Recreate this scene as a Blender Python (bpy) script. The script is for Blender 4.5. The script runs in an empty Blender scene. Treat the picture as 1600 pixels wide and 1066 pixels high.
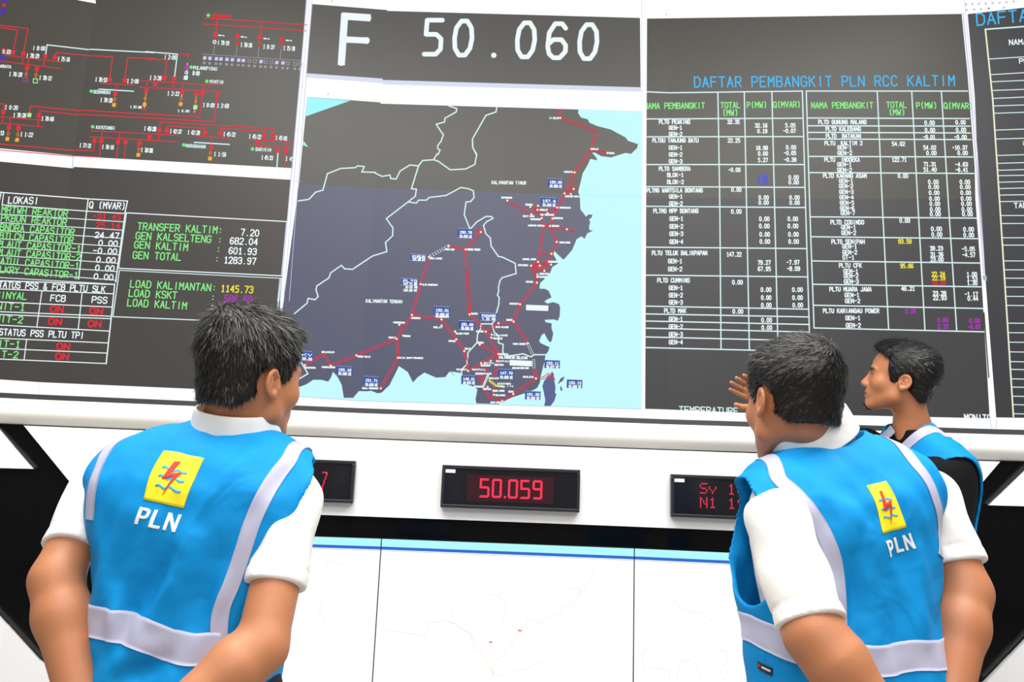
import bpy, bmesh, math, random
import numpy as np
from mathutils import Vector, Matrix
from mathutils.geometry import tessellate_polygon
random.seed(7); np.random.seed(7)
scene = bpy.context.scene
COL = scene.collection

# ------------------------------------------------------------------ camera
F_PX, CX, CY = 1200.0, 800.0, 533.0
PITCH, ROLL, YAW = 0.1751, 0.0374, -0.0140
EYE = np.array([0.0, 0.0, 1.34])
FWD = np.array([math.sin(YAW)*math.cos(PITCH), math.cos(YAW)*math.cos(PITCH), math.sin(PITCH)])
_r0 = np.array([math.cos(YAW), -math.sin(YAW), 0.0]); _u0 = np.cross(_r0, FWD)
RGT = _r0*math.cos(ROLL) + _u0*math.sin(ROLL)
UPV = -_r0*math.sin(ROLL) + _u0*math.cos(ROLL)
cam_data = bpy.data.cameras.new('camera')
cam_data.sensor_width = 36.0; cam_data.lens = 36.0*F_PX/1600.0
cam_data.clip_start = 0.05; cam_data.clip_end = 100
cam = bpy.data.objects.new('camera', cam_data); COL.objects.link(cam)
cam.matrix_world = Matrix(((RGT[0], UPV[0], -FWD[0], EYE[0]), (RGT[1], UPV[1], -FWD[1], EYE[1]),
                           (RGT[2], UPV[2], -FWD[2], EYE[2]), (0, 0, 0, 1)))
scene.camera = cam

# ------------------------------------------------------------------ light and exposure
scene.view_settings.view_transform = 'Standard'
scene.view_settings.look = 'None'
scene.view_settings.exposure = 0.0
scene.view_settings.gamma = 1.0
scene.view_settings.use_curve_mapping = False
world = bpy.data.worlds.new('room_light'); scene.world = world
world.use_nodes = True
world.node_tree.nodes['Background'].inputs[0].default_value = (1.0, 0.985, 0.97, 1)
world.node_tree.nodes['Background'].inputs[1].default_value = 0.27
def area(name, loc, size, power, target, color=(1, 0.98, 0.95)):
    l = bpy.data.lights.new(name, 'AREA'); l.shape = 'RECTANGLE'; l.size, l.size_y = size
    l.energy = power; l.color = color
    o = bpy.data.objects.new(name, l); COL.objects.link(o); o.location = loc
    d = Vector(target) - Vector(loc); o.rotation_euler = d.to_track_quat('-Z', 'Y').to_euler()
    return o
area('ceiling_light', (-1.0, 1.25, 3.7), (2.0, 1.6), 105, (-0.8, 1.7, 0))
area('ceiling_light', (1.4, 1.25, 3.7), (2.0, 1.6), 105, (1.1, 1.9, 0))
area('ceiling_light', (0.2, -1.6, 3.6), (3.0, 1.4), 80, (0.1, 1.9, 1.0))

# ------------------------------------------------------------------ pixel rays
def ray(x, y):
    d = FWD + RGT*(x-CX)/F_PX - UPV*(y-CY)/F_PX
    return d
def at(x, y, depth):
    'point on the line of sight through pixel x, y at a depth along the camera axis'
    return EYE + ray(x, y)*depth
def to_px(P):
    v = np.asarray(P, float) - EYE; d = v@FWD
    return CX + F_PX*(v@RGT)/d, CY - F_PX*(v@UPV)/d

# ------------------------------------------------------------------ the curved front wall: five flat bays, 1.3 m each
BAY = 1.3; PHI = 0.079
Z_SCREEN = EYE[2] + 0.2612
_cx, _d = -0.0267*BAY/1.2, 2.9787*BAY/1.2
PLAN = {2: np.array([_cx-BAY/2, _d]), 3: np.array([_cx+BAY/2, _d])}
PLAN[4] = PLAN[3] + BAY*np.array([math.cos(PHI), -math.sin(PHI)])
PLAN[5] = PLAN[4] + BAY*np.array([math.cos(2*PHI), -math.sin(2*PHI)])
PLAN[1] = PLAN[2] - BAY*np.array([math.cos(PHI), math.sin(PHI)])
PLAN[0] = PLAN[1] - BAY*np.array([math.cos(2*PHI), math.sin(2*PHI)])
BN = []                                  # normals facing the room
for k in range(5):
    t = PLAN[k+1]-PLAN[k]; t = t/np.hypot(*t)
    BN.append(np.array([t[1], -t[0]]))
SEAM = {}                                # pixel line of every seam: x = a + b*y
for k in (1, 2, 3, 4):
    x0, y0 = to_px([*PLAN[k], Z_SCREEN]); x1, y1 = to_px([*PLAN[k], Z_SCREEN+1.5])
    b = (x1-x0)/(y1-y0); SEAM[k] = (x0-b*y0, b)
def bay_of(x, y):
    return sum(1 for k in (1, 2, 3, 4) if x > SEAM[k][0]+SEAM[k][1]*y)
def hit(x, y, bay, off):
    'where the line of sight through a pixel meets a bay, moved off metres into the room'
    d = ray(x, y); n = BN[bay]; p0 = PLAN[bay] + n*off
    t = ((p0[0]-EYE[0])*n[0] + (p0[1]-EYE[1])*n[1])/(d[0]*n[0]+d[1]*n[1])
    return EYE + d*t
def clip_half(poly, k, side):
    a, b = SEAM[k]; out = []
    f = [side*(p[0]-(a+b*p[1])) for p in poly]
    for i in range(len(poly)):
        j = (i+1) % len(poly)
        if f[i] >= 0: out.append(poly[i])
        if (f[i] > 0 and f[j] < 0) or (f[i] < 0 and f[j] > 0):
            t = f[i]/(f[i]-f[j]); out.append((poly[i][0]+t*(poly[j][0]-poly[i][0]), poly[i][1]+t*(poly[j][1]-poly[i][1])))
    return out
def split_bays(poly):
    lo = min(bay_of(*p) for p in poly); hi = max(bay_of(*p) for p in poly)
    for b in range(lo, hi+1):
        q = list(poly)
        if b > lo: q = clip_half(q, b, 1)
        if b < hi and len(q) > 2: q = clip_half(q, b+1, -1)
        if len(q) > 2: yield b, q

# ------------------------------------------------------------------ materials
def srgb(r, g, b):
    f = lambda c: (c/255/12.92) if c/255 <= 0.04045 else ((c/255+0.055)/1.055)**2.4
    return (f(r), f(g), f(b))
_m = {}
def nodes(name):
    m = bpy.data.materials.new(name); m.use_nodes = True
    nt = m.node_tree; return m, nt, nt.nodes['Principled BSDF']
def glow(name, rgb, strength=1.0, rough=0.6, spec=0.1):
    'a lit patch of a display'
    if name in _m: return _m[name]
    m, nt, p = nodes(name)
    p.inputs['Base Color'].default_value = (0.01, 0.01, 0.012, 1)
    p.inputs['Roughness'].default_value = rough; p.inputs['Specular IOR Level'].default_value = spec
    p.inputs['Emission Color'].default_value = (*srgb(*rgb), 1); p.inputs['Emission Strength'].default_value = strength
    _m[name] = m; return m
def plain(name, rgb, rough=0.5, spec=0.5, bump=0.0, scale=60.0, var=0.0, lin=None, coat=0.0):
    if name in _m: return _m[name]
    m, nt, p = nodes(name)
    c = lin if lin else srgb(*rgb)
    p.inputs['Base Color'].default_value = (*c, 1); p.inputs['Roughness'].default_value = rough
    p.inputs['Specular IOR Level'].default_value = spec; p.inputs['Coat Weight'].default_value = coat
    if bump or var:
        tc = nt.nodes.new('ShaderNodeTexCoord'); nz = nt.nodes.new('ShaderNodeTexNoise')
        nz.inputs['Scale'].default_value = scale; nz.inputs['Detail'].default_value = 4
        nt.links.new(tc.outputs['Object'], nz.inputs['Vector'])
        if bump:
            b = nt.nodes.new('ShaderNodeBump'); b.inputs['Strength'].default_value = bump; b.inputs['Distance'].default_value = 0.004
            nt.links.new(nz.outputs['Fac'], b.inputs['Height']); nt.links.new(b.outputs['Normal'], p.inputs['Normal'])
        if var:
            r = nt.nodes.new('ShaderNodeValToRGB')
            r.color_ramp.elements[0].position = 0.3; r.color_ramp.elements[1].position = 0.7
            r.color_ramp.elements[0].color = (*[v*(1-var) for v in c], 1); r.color_ramp.elements[1].color = (*[min(1, v*(1+var)) for v in c], 1)
            nt.links.new(nz.outputs['Fac'], r.inputs['Fac']); nt.links.new(r.outputs['Color'], p.inputs['Base Color'])
    _m[name] = m; return m

# ------------------------------------------------------------------ objects
def link(name, mesh, parent=None):
    o = bpy.data.objects.new(name, mesh); COL.objects.link(o)
    if parent: o.parent = parent
    return o
def mesh_of(name, verts, faces, mats=(), idx=None, smooth=False):
    me = bpy.data.meshes.new(name)
    me.from_pydata([tuple(map(float, v)) for v in verts], [], [tuple(map(int, f)) for f in faces])
    for m in mats: me.materials.append(m)
    if idx is not None and len(idx): me.polygons.foreach_set('material_index', np.array(idx, np.int32))
    if smooth: me.polygons.foreach_set('use_smooth', np.ones(len(me.polygons), bool))
    me.update(); return me
def empty(name, loc=(0, 0, 0), label=None, cat=None, group=None):
    o = bpy.data.objects.new(name, None); COL.objects.link(o); o.location = loc; o.empty_display_size = 0.1
    return tag(o, label, cat, group)
def tag(o, label=None, cat=None, group=None, kind=None):
    if label: o['label'] = label
    if cat: o['category'] = cat
    if group: o['group'] = group
    if kind: o['kind'] = kind
    return o
class Sheet:
    'flat shapes lying on the curved wall, in layers a fraction of a millimetre apart'
    def __init__(s, name, off): s.name, s.off, s.v, s.f, s.i, s.m = name, off, [], [], [], []
    def poly(s, pts, mat, off=0.0):
        if mat not in s.m: s.m.append(mat)
        mi = s.m.index(mat)
        for b, q in split_bays(pts):
            k = len(s.v); s.v += [hit(x, y, b, s.off+off) for x, y in q]
            s.f.append(range(k, k+len(q))); s.i.append(mi)
    def area(s, pts, mat, off=0.0):
        for t in tessellate_polygon([[Vector((x, y, 0)) for x, y in pts]]):
            q = [pts[i] for i in t]
            s.poly(q, mat, off)
    def line(s, pts, w, mat, off=0.0, caps=True):
        h = w/2
        for (x0, y0), (x1, y1) in zip(pts[:-1], pts[1:]):
            l = math.hypot(x1-x0, y1-y0)
            if l < 1e-6: continue
            ux, uy = (x1-x0)/l, (y1-y0)/l; e = h*0.75 if caps else 0
            ax, ay, bx, by = x0-ux*e, y0-uy*e, x1+ux*e, y1+uy*e; nx, ny = -uy*h, ux*h
            s.poly([(ax+nx, ay+ny), (ax-nx, ay-ny), (bx-nx, by-ny), (bx+nx, by+ny)], mat, off)
    def disc(s, x, y, r, mat, off=0.0, n=10):
        s.poly([(x+r*math.cos(2*math.pi*i/n), y+r*math.sin(2*math.pi*i/n)) for i in range(n)], mat, off)
    def ring(s, x, y, r, w, mat, n=10):
        p = [(x+r*math.cos(2*math.pi*i/n), y+r*math.sin(2*math.pi*i/n)) for i in range(n+1)]
        s.line(p, w, mat, caps=False)
    def text(s, string, x0, y0, x1, y1, cap, w, mat, fill=0.7, off=0.0, lean=None):
        n = len(string); dx, dy = (x1-x0), (y1-y0)
        adv = 1.0/(n-1+fill) if n > 1 else 1.0
        gw = fill*adv if n > 1 else 1.0
        if lean is None: lean = (1067-(x0+x1)/2)/(6518+(y0+y1)/2)
        for i, ch in enumerate(string):
            for stroke in FONT.get(ch, []):
                p = []
                for gx, gy in stroke:
                    u = i*adv + gx/4*gw; v = gy/6*cap
                    p.append((x0+dx*u+lean*v, y0+dy*u-v))
                if len(p) == 1: s.disc(p[0][0], p[0][1], w*0.62, mat, off, 8)
                else: s.line(p, w, mat, off)
    def build(s, parent=None):
        return link(s.name, mesh_of(s.name, s.v, s.f, s.m, s.i), parent)
def glyphs(src):
    out = {}
    for ln in src.strip().splitlines():
        ch, rest = ln[0], ln[2:]
        out[ch] = [[(float(a), float(b)) for a, b in zip(st.split()[0::2], st.split()[1::2])] for st in rest.split(';') if st.strip()]
    return out
FONT = glyphs('''
A 0 0 2 6 4 0;0.75 2.1 3.25 2.1
B 0 0 0 6 2.9 6 3.7 5.2 3.7 4 2.9 3.2 0 3.2;2.9 3.2 4 2.4 4 0.8 3 0 0 0
C 4 1.2 3 0 1 0 0 1.2 0 4.8 1 6 3 6 4 4.8
D 0 0 0 6 2.6 6 4 4.6 4 1.4 2.6 0 0 0
E 4 0 0 0 0 6 4 6;0 3.1 3.2 3.1
F 0 0 0 6 4 6;0 3.1 3.4 3.1
G 4 4.8 3 6 1 6 0 4.8 0 1.2 1 0 3 0 4 1.2 4 2.8 2.4 2.8
H 0 0 0 6;4 0 4 6;0 3.1 4 3.1
I 2 0 2 6
J 0 1.2 1 0 2.6 0 3.6 1.2 3.6 6
K 0 0 0 6;4 6 0 2.6;1.2 3.6 4 0
L 0 6 0 0 4 0
M 0 0 0 6 2 2.8 4 6 4 0
N 0 0 0 6 4 0 4 6
O 1 0 0 1.2 0 4.8 1 6 3 6 4 4.8 4 1.2 3 0 1 0
P 0 0 0 6 3 6 4 5.1 4 3.7 3 2.8 0 2.8
Q 1 0 0 1.2 0 4.8 1 6 3 6 4 4.8 4 1.2 3 0 1 0;2.5 1.6 4.1 -0.4
R 0 0 0 6 3 6 4 5.1 4 3.8 3 2.9 0 2.9;2 2.9 4 0
S 0 0.9 1 0 3 0 4 0.9 4 2.2 3 3.1 1 3.2 0 4 0 5.2 1 6 3 6 4 5.1
T 2 0 2 6;0 6 4 6
U 0 6 0 1.2 1 0 3 0 4 1.2 4 6
V 0 6 2 0 4 6
W 0 6 0.8 0 2 3.4 3.2 0 4 6
X 0 0 4 6;0 6 4 0
Y 0 6 2 3 4 6;2 3 2 0
Z 0 6 4 6 0 0 4 0
0 1.4 0 0.4 1 0 2.2 0 3.8 0.4 5 1.4 6 2.6 6 3.6 5 4 3.8 4 2.2 3.6 1 2.6 0 1.4 0
1 0.9 4.8 2.2 6 2.2 0;1 0 3.4 0
2 0 4.9 1 6 3 6 4 5 4 3.9 0 0 4 0
3 0 5.2 1 6 3 6 4 5.1 4 4 3 3.2 1.6 3.2;3 3.2 4 2.3 4 0.9 3 0 1 0 0 0.9
4 3 0 3 6 0 1.9 4 1.9
5 3.8 6 0.4 6 0.3 3.5 2.6 3.5 3.7 2.7 3.7 0.9 2.7 0 0.1 0
6 3.8 5.2 3 6 1.4 6 0.2 4.4 0 2 0.4 0.7 1.4 0 2.8 0 4 1.1 4 2.2 3 3.2 1.2 3.2 0.1 2.4
7 0 6 4 6 1.6 0
8 1 3.2 0.1 4.1 0.1 5.2 1 6 3 6 3.9 5.2 3.9 4.1 3 3.2 1 3.2 0 2.2 0 0.9 1 0 3 0 4 0.9 4 2.2 3 3.2
9 0.2 0.8 1 0 2.6 0 3.8 1.6 4 4 3.6 5.3 2.6 6 1.2 6 0 4.9 0 3.8 1 2.8 2.8 2.8 3.9 3.6
. 2 0.15
: 2 1.2;2 4
- 0.4 3.1 3.6 3.1
( 2.8 -0.4 1.6 0.8 1.6 5.2 2.8 6.4
) 1.2 -0.4 2.4 0.8 2.4 5.2 1.2 6.4
& 4 0 0.6 4.6 0.8 5.6 1.6 6 2.5 5.5 2.4 4.6 0.3 2.4 0 1.2 0.8 0 2.2 0 4 2.2
/ 0 0 4 6
''')
def crop(ox, oy, s): return lambda x, y: (ox+x/s, oy+y/s)

# ================================================================== the setting
def quad_strip(name, prof, mat, parent=None, smooth=False, x_ext=0):
    'a profile of (offset into room, z) swept along the five bays'
    v, f = [], []; n = len(prof)
    for k in range(6):
        a = BN[max(0, k-1)]+BN[min(4, k)]; a = a/np.hypot(*a)
        for o, z in prof: p = PLAN[k]+a*o; v.append((p[0], p[1], z))
    for k in range(5):
        for i in range(n-1): f.append((k*n+i, (k+1)*n+i, (k+1)*n+i+1, k*n+i+1))
    return link(name, mesh_of(name, v, f, [mat], smooth=smooth), parent)
def z_at(x, y, bay, off=0.0): return float(hit(x, y, bay, off)[2])
def ypx(z, x, off=0.0):
    'image row of a level line on the wall at image column x'
    b = 2
    pts = [to_px([*(PLAN[k]+BN[min(k, 4)]*off), z]) for k in range(6)]
    return float(np.interp(x, [p[0] for p in pts], [p[1] for p in pts]))

W_CREAM = plain('cream_lacquer', (251, 248, 241), 0.35, 0.5)
W_WHITE = plain('white_lacquer', (246, 246, 247), 0.45, 0.4)
W_BLACK = plain('black_gloss_panel', None, 0.10, 0.22, lin=(0.002, 0.002, 0.0025))
W_GAP = plain('dark_gap', None, 0.5, 0.3, lin=(0.05, 0.05, 0.055))
W_LINE = plain('black_joint', None, 0.4, 0.4, lin=(0.01, 0.01, 0.011))

Z_GAP = z_at(740, 652.0, 2)              # bottom of the dark joint under the screens
Z_LEDGE = z_at(740, 691.0, 2)            # bottom of the cream ledge
Z_FASCIA = z_at(793, 815.5, 2)           # bottom of the white fascia
Z_STRIP = z_at(793, 848.5, 2)            # bottom of the black strip, top of the lower displays

fl = bmesh.new(); bmesh.ops.create_grid(fl, x_segments=1, y_segments=1, size=6)
me = bpy.data.meshes.new('floor'); fl.to_mesh(me); fl.free()
me.materials.append(plain('grey_vinyl', (176, 172, 166), 0.45, 0.4, var=0.06, scale=3))
floor = tag(link('floor', me), kind='structure'); floor.location = (0, 1.0, 0)

tag(quad_strip('wall_front', [(-0.012, 0.0), (-0.012, Z_LEDGE+0.02)], W_BLACK), kind='structure')
tag(quad_strip('wall_front_upper', [(0.0, Z_SCREEN+1.955), (0.0, 4.4)], W_WHITE), kind='structure')
tag(quad_strip('trim_1', [(0.002, Z_SCREEN), (0.002, Z_GAP-0.004)], W_GAP), kind='structure')
hl = Z_GAP-Z_LEDGE
tag(quad_strip('trim_2', [(-0.005, Z_GAP+0.001)]+[(0.052*math.sin(math.pi*(0.08+0.86*t))-0.012+0.012*t, Z_GAP-hl*t) for t in np.linspace(0, 1, 13)]+[(0.0, Z_LEDGE)],
               W_CREAM, smooth=True), kind='structure')
tag(quad_strip('trim_3', [(0.004, Z_LEDGE+0.001), (0.004, Z_LEDGE-0.0045)], W_LINE), kind='structure')

def slab(name, pts, front, back, mat, parent=None):
    'a panel of real thickness whose outline follows the wall'
    s = Sheet(name, front); s.area(pts, mat)
    sp = []
    for (p, q) in zip(pts, pts[1:]+pts[:1]):
        ts = [0.0]
        for k in SEAM:
            a, b = SEAM[k]; f0 = p[0]-(a+b*p[1]); f1 = q[0]-(a+b*q[1])
            if f0*f1 < 0: ts.append(f0/(f0-f1))
        for t in sorted(ts): sp.append((p[0]+(q[0]-p[0])*t, p[1]+(q[1]-p[1])*t))
    for p, q in zip(sp, sp[1:]+sp[:1]):
        b = bay_of((p[0]+q[0])/2, (p[1]+q[1])/2); n = np.array([*BN[b], 0])*(front-back)
        a0, a1 = hit(*p, b, front), hit(*q, b, front); k = len(s.v)
        s.v += [a0, a1, a1-n, a0-n]; s.f.append((k, k+1, k+2, k+3)); s.i.append(0)
    return s.build(parent)

yl = lambda x: ypx(Z_LEDGE-0.0045, x); yf = lambda x: ypx(Z_FASCIA, x)
fascia = [(37, yl(37))]+[(x, yl(x)) for x in (200, 450, 700, 950, 1200, 1450)]+[(1563, yl(1563))]
fascia += [(1459, yf(1459))]+[(x, yf(x)) for x in (1200, 950, 700, 450, 250)]+[(141, yf(141))]
tag(slab('wall_front_fascia', fascia, 0.012, -0.012, W_WHITE), kind='structure')
tag(slab('wall_left_panel', [(-8, yl(-8)), (50, 732.8), (-330, 724), (-330, yl(-300))], 0.012, -0.012, W_WHITE), kind='structure')
tag(slab('wall_right_panel', [(1616, yl(1616)), (1920, yl(1900)), (1920, 800), (1546, 789.8)], 0.012, -0.012, W_WHITE), kind='structure')
tag(slab('wall_left_base', [(-330, 600), (0, 967), (62, 1036), (150, 1134), (150, 1205), (-330, 1190)], 0.012, -0.012, W_WHITE), kind='structure')
tag(slab('wall_right_base', [(1920, 668), (1540, 1068), (1470, 1142), (1470, 1215), (1920, 1225)], 0.012, -0.012, W_WHITE), kind='structure')
# slim grey strips, grooves' highlight put into their colour, along the slanting panel edges
W_GLINT = plain('groove_glint', None, 0.25, 0.6, lin=(0.03, 0.03, 0.03))
def groove_line(name, p, q, w):
    l = math.hypot(q[0]-p[0], q[1]-p[1]); nx, ny = -(q[1]-p[1])/l*w/2, (q[0]-p[0])/l*w/2
    tag(slab(name, [(p[0]+nx, p[1]+ny), (q[0]+nx, q[1]+ny), (q[0]-nx, q[1]-ny), (p[0]-nx, p[1]-ny)], 0.004, -0.012, W_GLINT), kind='structure')
groove_line('trim_4', (-6, 664), (56, 731), 3)
groove_line('trim_5', (1607, 724), (1542, 788), 3)
groove_line('trim_6', (-20, 934), (66, 1028), 3)
groove_line('trim_7', (1640, 950), (1536, 1058), 3)

# ================================================================== the video wall
vw_root = np.array([*((PLAN[2]+PLAN[3])/2), Z_SCREEN])
video_wall = empty('video_wall', (0, 0, 0), 'large curved video wall of tiled screens showing power grid diagrams, a route map and generator tables', 'video wall')
K_WHITE = glow('screen_white', (250, 253, 255), 1.05)
K_LILAC = glow('screen_lilac', (214, 220, 240))
K_LILAC2 = glow('screen_violet', (190, 190, 225))
K_TXT = glow('screen_text_white', (236, 248, 250))
K_LINEC = glow('screen_line_white', (214, 240, 240))
K_RED = glow('screen_red', (226, 34, 48)); K_RED2 = glow('screen_rose', (214, 42, 72))
K_GREEN = glow('screen_green', (134, 236, 134)); K_GREEN2 = glow('screen_bright_green', (90, 240, 130))
K_YEL = glow('screen_yellow', (238, 228, 60)); K_ORANGE = glow('screen_orange', (244, 172, 40)); K_OR2 = glow('screen_rust', (205, 110, 30))
K_MAG = glow('screen_magenta', (176, 40, 190)); K_PUR = glow('screen_purple', (80, 30, 200))
K_BLUE = glow('screen_blue', (70, 90, 235)); K_SKY = glow('screen_sky_blue', (60, 185, 245)); K_GREY = glow('screen_grey', (150, 150, 158))
K_LAV = glow('screen_lavender', (205, 200, 245)); K_SEA = glow('screen_sea', (196, 248, 252)); K_SEA_TOP = glow('screen_sea_upper', (160, 246, 250))
K_BOX = glow('screen_label_blue', (50, 80, 162)); K_NODE = glow('screen_node', (240, 244, 190)); K_PALE = glow('screen_pale_green', (170, 240, 150))
D_BROWN = glow('screen_dark_brown', (72, 69, 60), rough=0.45, spec=0.25); D_GREY = glow('screen_dark_grey', (80, 78, 72), rough=0.45, spec=0.25)  # dark tints step between screens, painting the viewing-angle gradient into the glow
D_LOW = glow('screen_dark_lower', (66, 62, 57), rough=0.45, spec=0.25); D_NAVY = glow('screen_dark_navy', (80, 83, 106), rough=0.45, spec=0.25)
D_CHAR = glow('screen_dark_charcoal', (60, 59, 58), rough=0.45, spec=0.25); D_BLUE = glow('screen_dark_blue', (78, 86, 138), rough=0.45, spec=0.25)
D_BLK = glow('screen_black', (50, 50, 52), rough=0.45, spec=0.25)

# every projection screen of the wall is a slab of its own
for k in range(5):
    for r in range(2):
        g = 0.0007; v, f = [], []
        t = PLAN[k+1]-PLAN[k]; L = np.hypot(*t); t = t/L
        a, b = PLAN[k]+t*g, PLAN[k+1]-t*g; z0, z1 = Z_SCREEN+r*0.975+g, Z_SCREEN+(r+1)*0.975-g
        for o in (0.0, -0.03):
            for p, z in ((a, z0), (b, z0), (b, z1), (a, z1)): q = p+BN[k]*o; v.append((q[0], q[1], z))
        f = [(0, 1, 2, 3), (7, 6, 5, 4), (0, 4, 5, 1), (1, 5, 6, 2), (2, 6, 7, 3), (3, 7, 4, 0)]
        link('screen', mesh_of('screen', v, f, [K_WHITE]), video_wall)
quad_strip('backing', [(-0.032, Z_SCREEN), (-0.032, Z_SCREEN+1.96)], W_LINE, video_wall)

L0, L1, L2, L3, L4 = 0.0006, 0.0012, 0.0018, 0.0024, 0.0030      # layers of the picture on the screens
S2x = lambda y: SEAM[2][0]+SEAM[2][1]*y
S1x = lambda y: SEAM[1][0]+SEAM[1][1]*y
S3x = lambda y: SEAM[3][0]+SEAM[3][1]*y
S4x = lambda y: SEAM[4][0]+SEAM[4][1]*y

# ------------------------------------------------------------------ single-line diagram window (upper left)
w = Sheet('diagram_window', L0)
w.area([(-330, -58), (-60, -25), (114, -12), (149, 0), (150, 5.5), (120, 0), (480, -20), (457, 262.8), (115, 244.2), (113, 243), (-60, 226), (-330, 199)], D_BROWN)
diagram = w.build(video_wall)
a, b, c, d = crop(0, 0, 6.6625), crop(0, 140, 6.6625), crop(230, 0, 6.4), crop(230, 140, 6.4)
ln = Sheet('diagram_lines', L1); sy = Sheet('diagram_symbols', L2); tx = Sheet('diagram_lettering', L2)
def DL(cr, col, w_, *p): ln.line([cr(x, y) for x, y in zip(p[0::2], p[1::2])], w_, col)
R = 1.5
DL(a, K_RED, R, 0, 262, 292, 298, 245, 545); DL(a, K_RED, R, 0, 285, 182, 315, 138, 540)
DL(a, K_RED, 1.3, 60, 575, 640, 648); DL(a, K_RED, 1.3, 0, 635, 635, 715)
DL(a, K_LINEC, 1.8, 475, 570, 490, 467, 925, 517); DL(a, K_LINEC, 1.8, 938, 513, 1600, 548)
DL(a, K_RED, R, 575, 590, 585, 548, 925, 580, 1172, 592, 1142, 820); DL(a, K_RED, R, 1300, 825, 1328, 602, 1610, 608)
DL(a, K_RED, 1.3, 238, 590, 232, 662); DL(a, K_RED, 1.3, 298, 605, 285, 700); DL(a, K_RED, 1.3, 460, 620, 455, 690)
DL(a, K_RED, 1.3, 385, 690, 385, 715); DL(a, K_OR2, 1.1, 278, 730, 268, 820); DL(a, K_OR2, 1.1, 380, 740, 370, 830)
DL(a, K_RED, 1.4, 1040, 868, 1390, 885); DL(a, K_LINEC, 1.8, 1030, 928, 1390, 950); DL(a, K_RED, 1.3, 1217, 880, 1205, 970)
DL(b, K_OR2, 1.1, 1195, 60, 1188, 150)
DL(a, K_RED, 1.4, 1465, 842, 1610, 850); DL(a, K_RED, 1.4, 1450, 908, 1610, 915); DL(a, K_RED, 1.3, 1535, 850, 1525, 940)
DL(b, K_ORANGE, 1.1, 1522, 30, 1505, 140); DL(b, K_LINEC, 1.1, 1504, 170, 1502, 195)
DL(b, K_RED, R, 308, 260, 318, 170, 835, 222); DL(b, K_RED, R, 845, 215, 1610, 262); DL(b, K_RED, R, 405, 265, 415, 220, 825, 263); DL(b, K_RED, R, 835, 258, 1610, 300)
DL(b, K_RED, 1.3, 0, 283, 462, 322); DL(b, K_RED, 1.3, 0, 348, 450, 388); DL(b, K_RED, 1.3, 110, 290, 95, 390); DL(b, K_RED, 1.3, 405, 290, 395, 380); DL(b, K_RED, 1.3, 195, 370, 190, 400)
DL(b, K_RED, 1.3, 0, 145, 45, 150, 25, 345); DL(b, K_OR2, 1.1, 90, 410, 75, 505); DL(b, K_OR2, 1.1, 190, 420, 180, 515)
DL(b, K_RED, R, 0, 567, 770, 635); DL(b, K_RED, R, 775, 630, 975, 638, 985, 540)
DL(b, K_RED, 1.4, 0, 630, 762, 694); DL(b, K_RED, 1.4, 775, 690, 1050, 702)
DL(b, K_RED, 1.4, 945, 430, 1610, 462); DL(b, K_RED, 1.4, 935, 493, 1610, 528); DL(b, K_RED, 1.4, 1065, 435, 1052, 530, 1035, 702)
DL(b, K_RED, 1.4, 1245, 445, 1232, 545, 1212, 712); DL(b, K_RED, 1.4, 1310, 545, 1295, 715); DL(b, K_RED, 1.3, 1455, 525, 1440, 600); DL(b, K_OR2, 1.1, 1445, 600, 1440, 670)
DL(c, K_RED, R, 575, 178, 1600, 250); DL(c, K_RED, R, 565, 240, 1585, 308); DL(c, K_RED, R, 700, 190, 685, 345); DL(c, K_RED, R, 1145, 215, 1130, 375)
DL(c, K_RED, 1.1, 678, 370, 676, 400); DL(c, K_RED, 1.1, 905, 380, 900, 430); DL(c, K_RED, 1.1, 1125, 395, 1120, 440); DL(c, K_RED, 1.1, 1348, 410, 1340, 455)
for x in ((675, 440, 662, 545), (897, 455, 888, 560), (1118, 465, 1108, 575), (1338, 480, 1330, 590)): DL(c, K_GREY, 1.0, *x)
DL(c, K_GREY, 1.0, 550, 542, 1545, 608)
DL(c, K_LINEC, 1.8, -15, 516, 302, 542, 272, 780); DL(c, K_RED, R, 305, 540, 420, 545, 408, 575); DL(c, K_RED, R, 0, 590, 195, 600, 175, 780)
DL(c, K_RED, 1.4, 0, 812, 765, 855); DL(c, K_RED, 1.4, 0, 875, 755, 917); DL(c, K_RED, 1.4, 262, 790, 258, 885); DL(c, K_RED, 1.4, 358, 830, 348, 930); DL(c, K_RED, 1.4, 562, 845, 552, 940); DL(c, K_RED, 1.3, 178, 790, 172, 820)
DL(c, K_LINEC, 1.0, 402, 630, 398, 760)
DL(d, K_RED, R, 550, 40, 525, 275, -15, 243); DL(d, K_RED, R, 700, 60, 668, 322, -15, 282)
DL(d, K_LINEC, 1.1, 347, 50, 343, 80); DL(d, K_ORANGE, 1.1, 492, 55, 482, 160); DL(d, K_LINEC, 1.0, 477, 195, 473, 225); DL(d, K_OR2, 1.1, 340, 100, 335, 130)
DL(d, K_RED, R, 122, 390, 132, 325, 1265, 390, 1250, 500); DL(d, K_RED, R, 195, 400, 200, 365, 580, 388, 572, 465); DL(d, K_RED, R, 728, 470, 735, 388, 1175, 420, 1165, 560)
DL(d, K_RED, 1.4, -15, 440, 302, 458); DL(d, K_RED, 1.4, -15, 508, 300, 522); DL(d, K_RED, 1.4, 122, 410, 115, 508); DL(d, K_RED, 1.4, 478, 462, 822, 490); DL(d, K_LINEC, 1.9, 470, 528, 822, 549); DL(d, K_RED, 1.4, 648, 478, 640, 570)
DL(d, K_OR2, 1.1, 636, 590, 630, 680)
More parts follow.
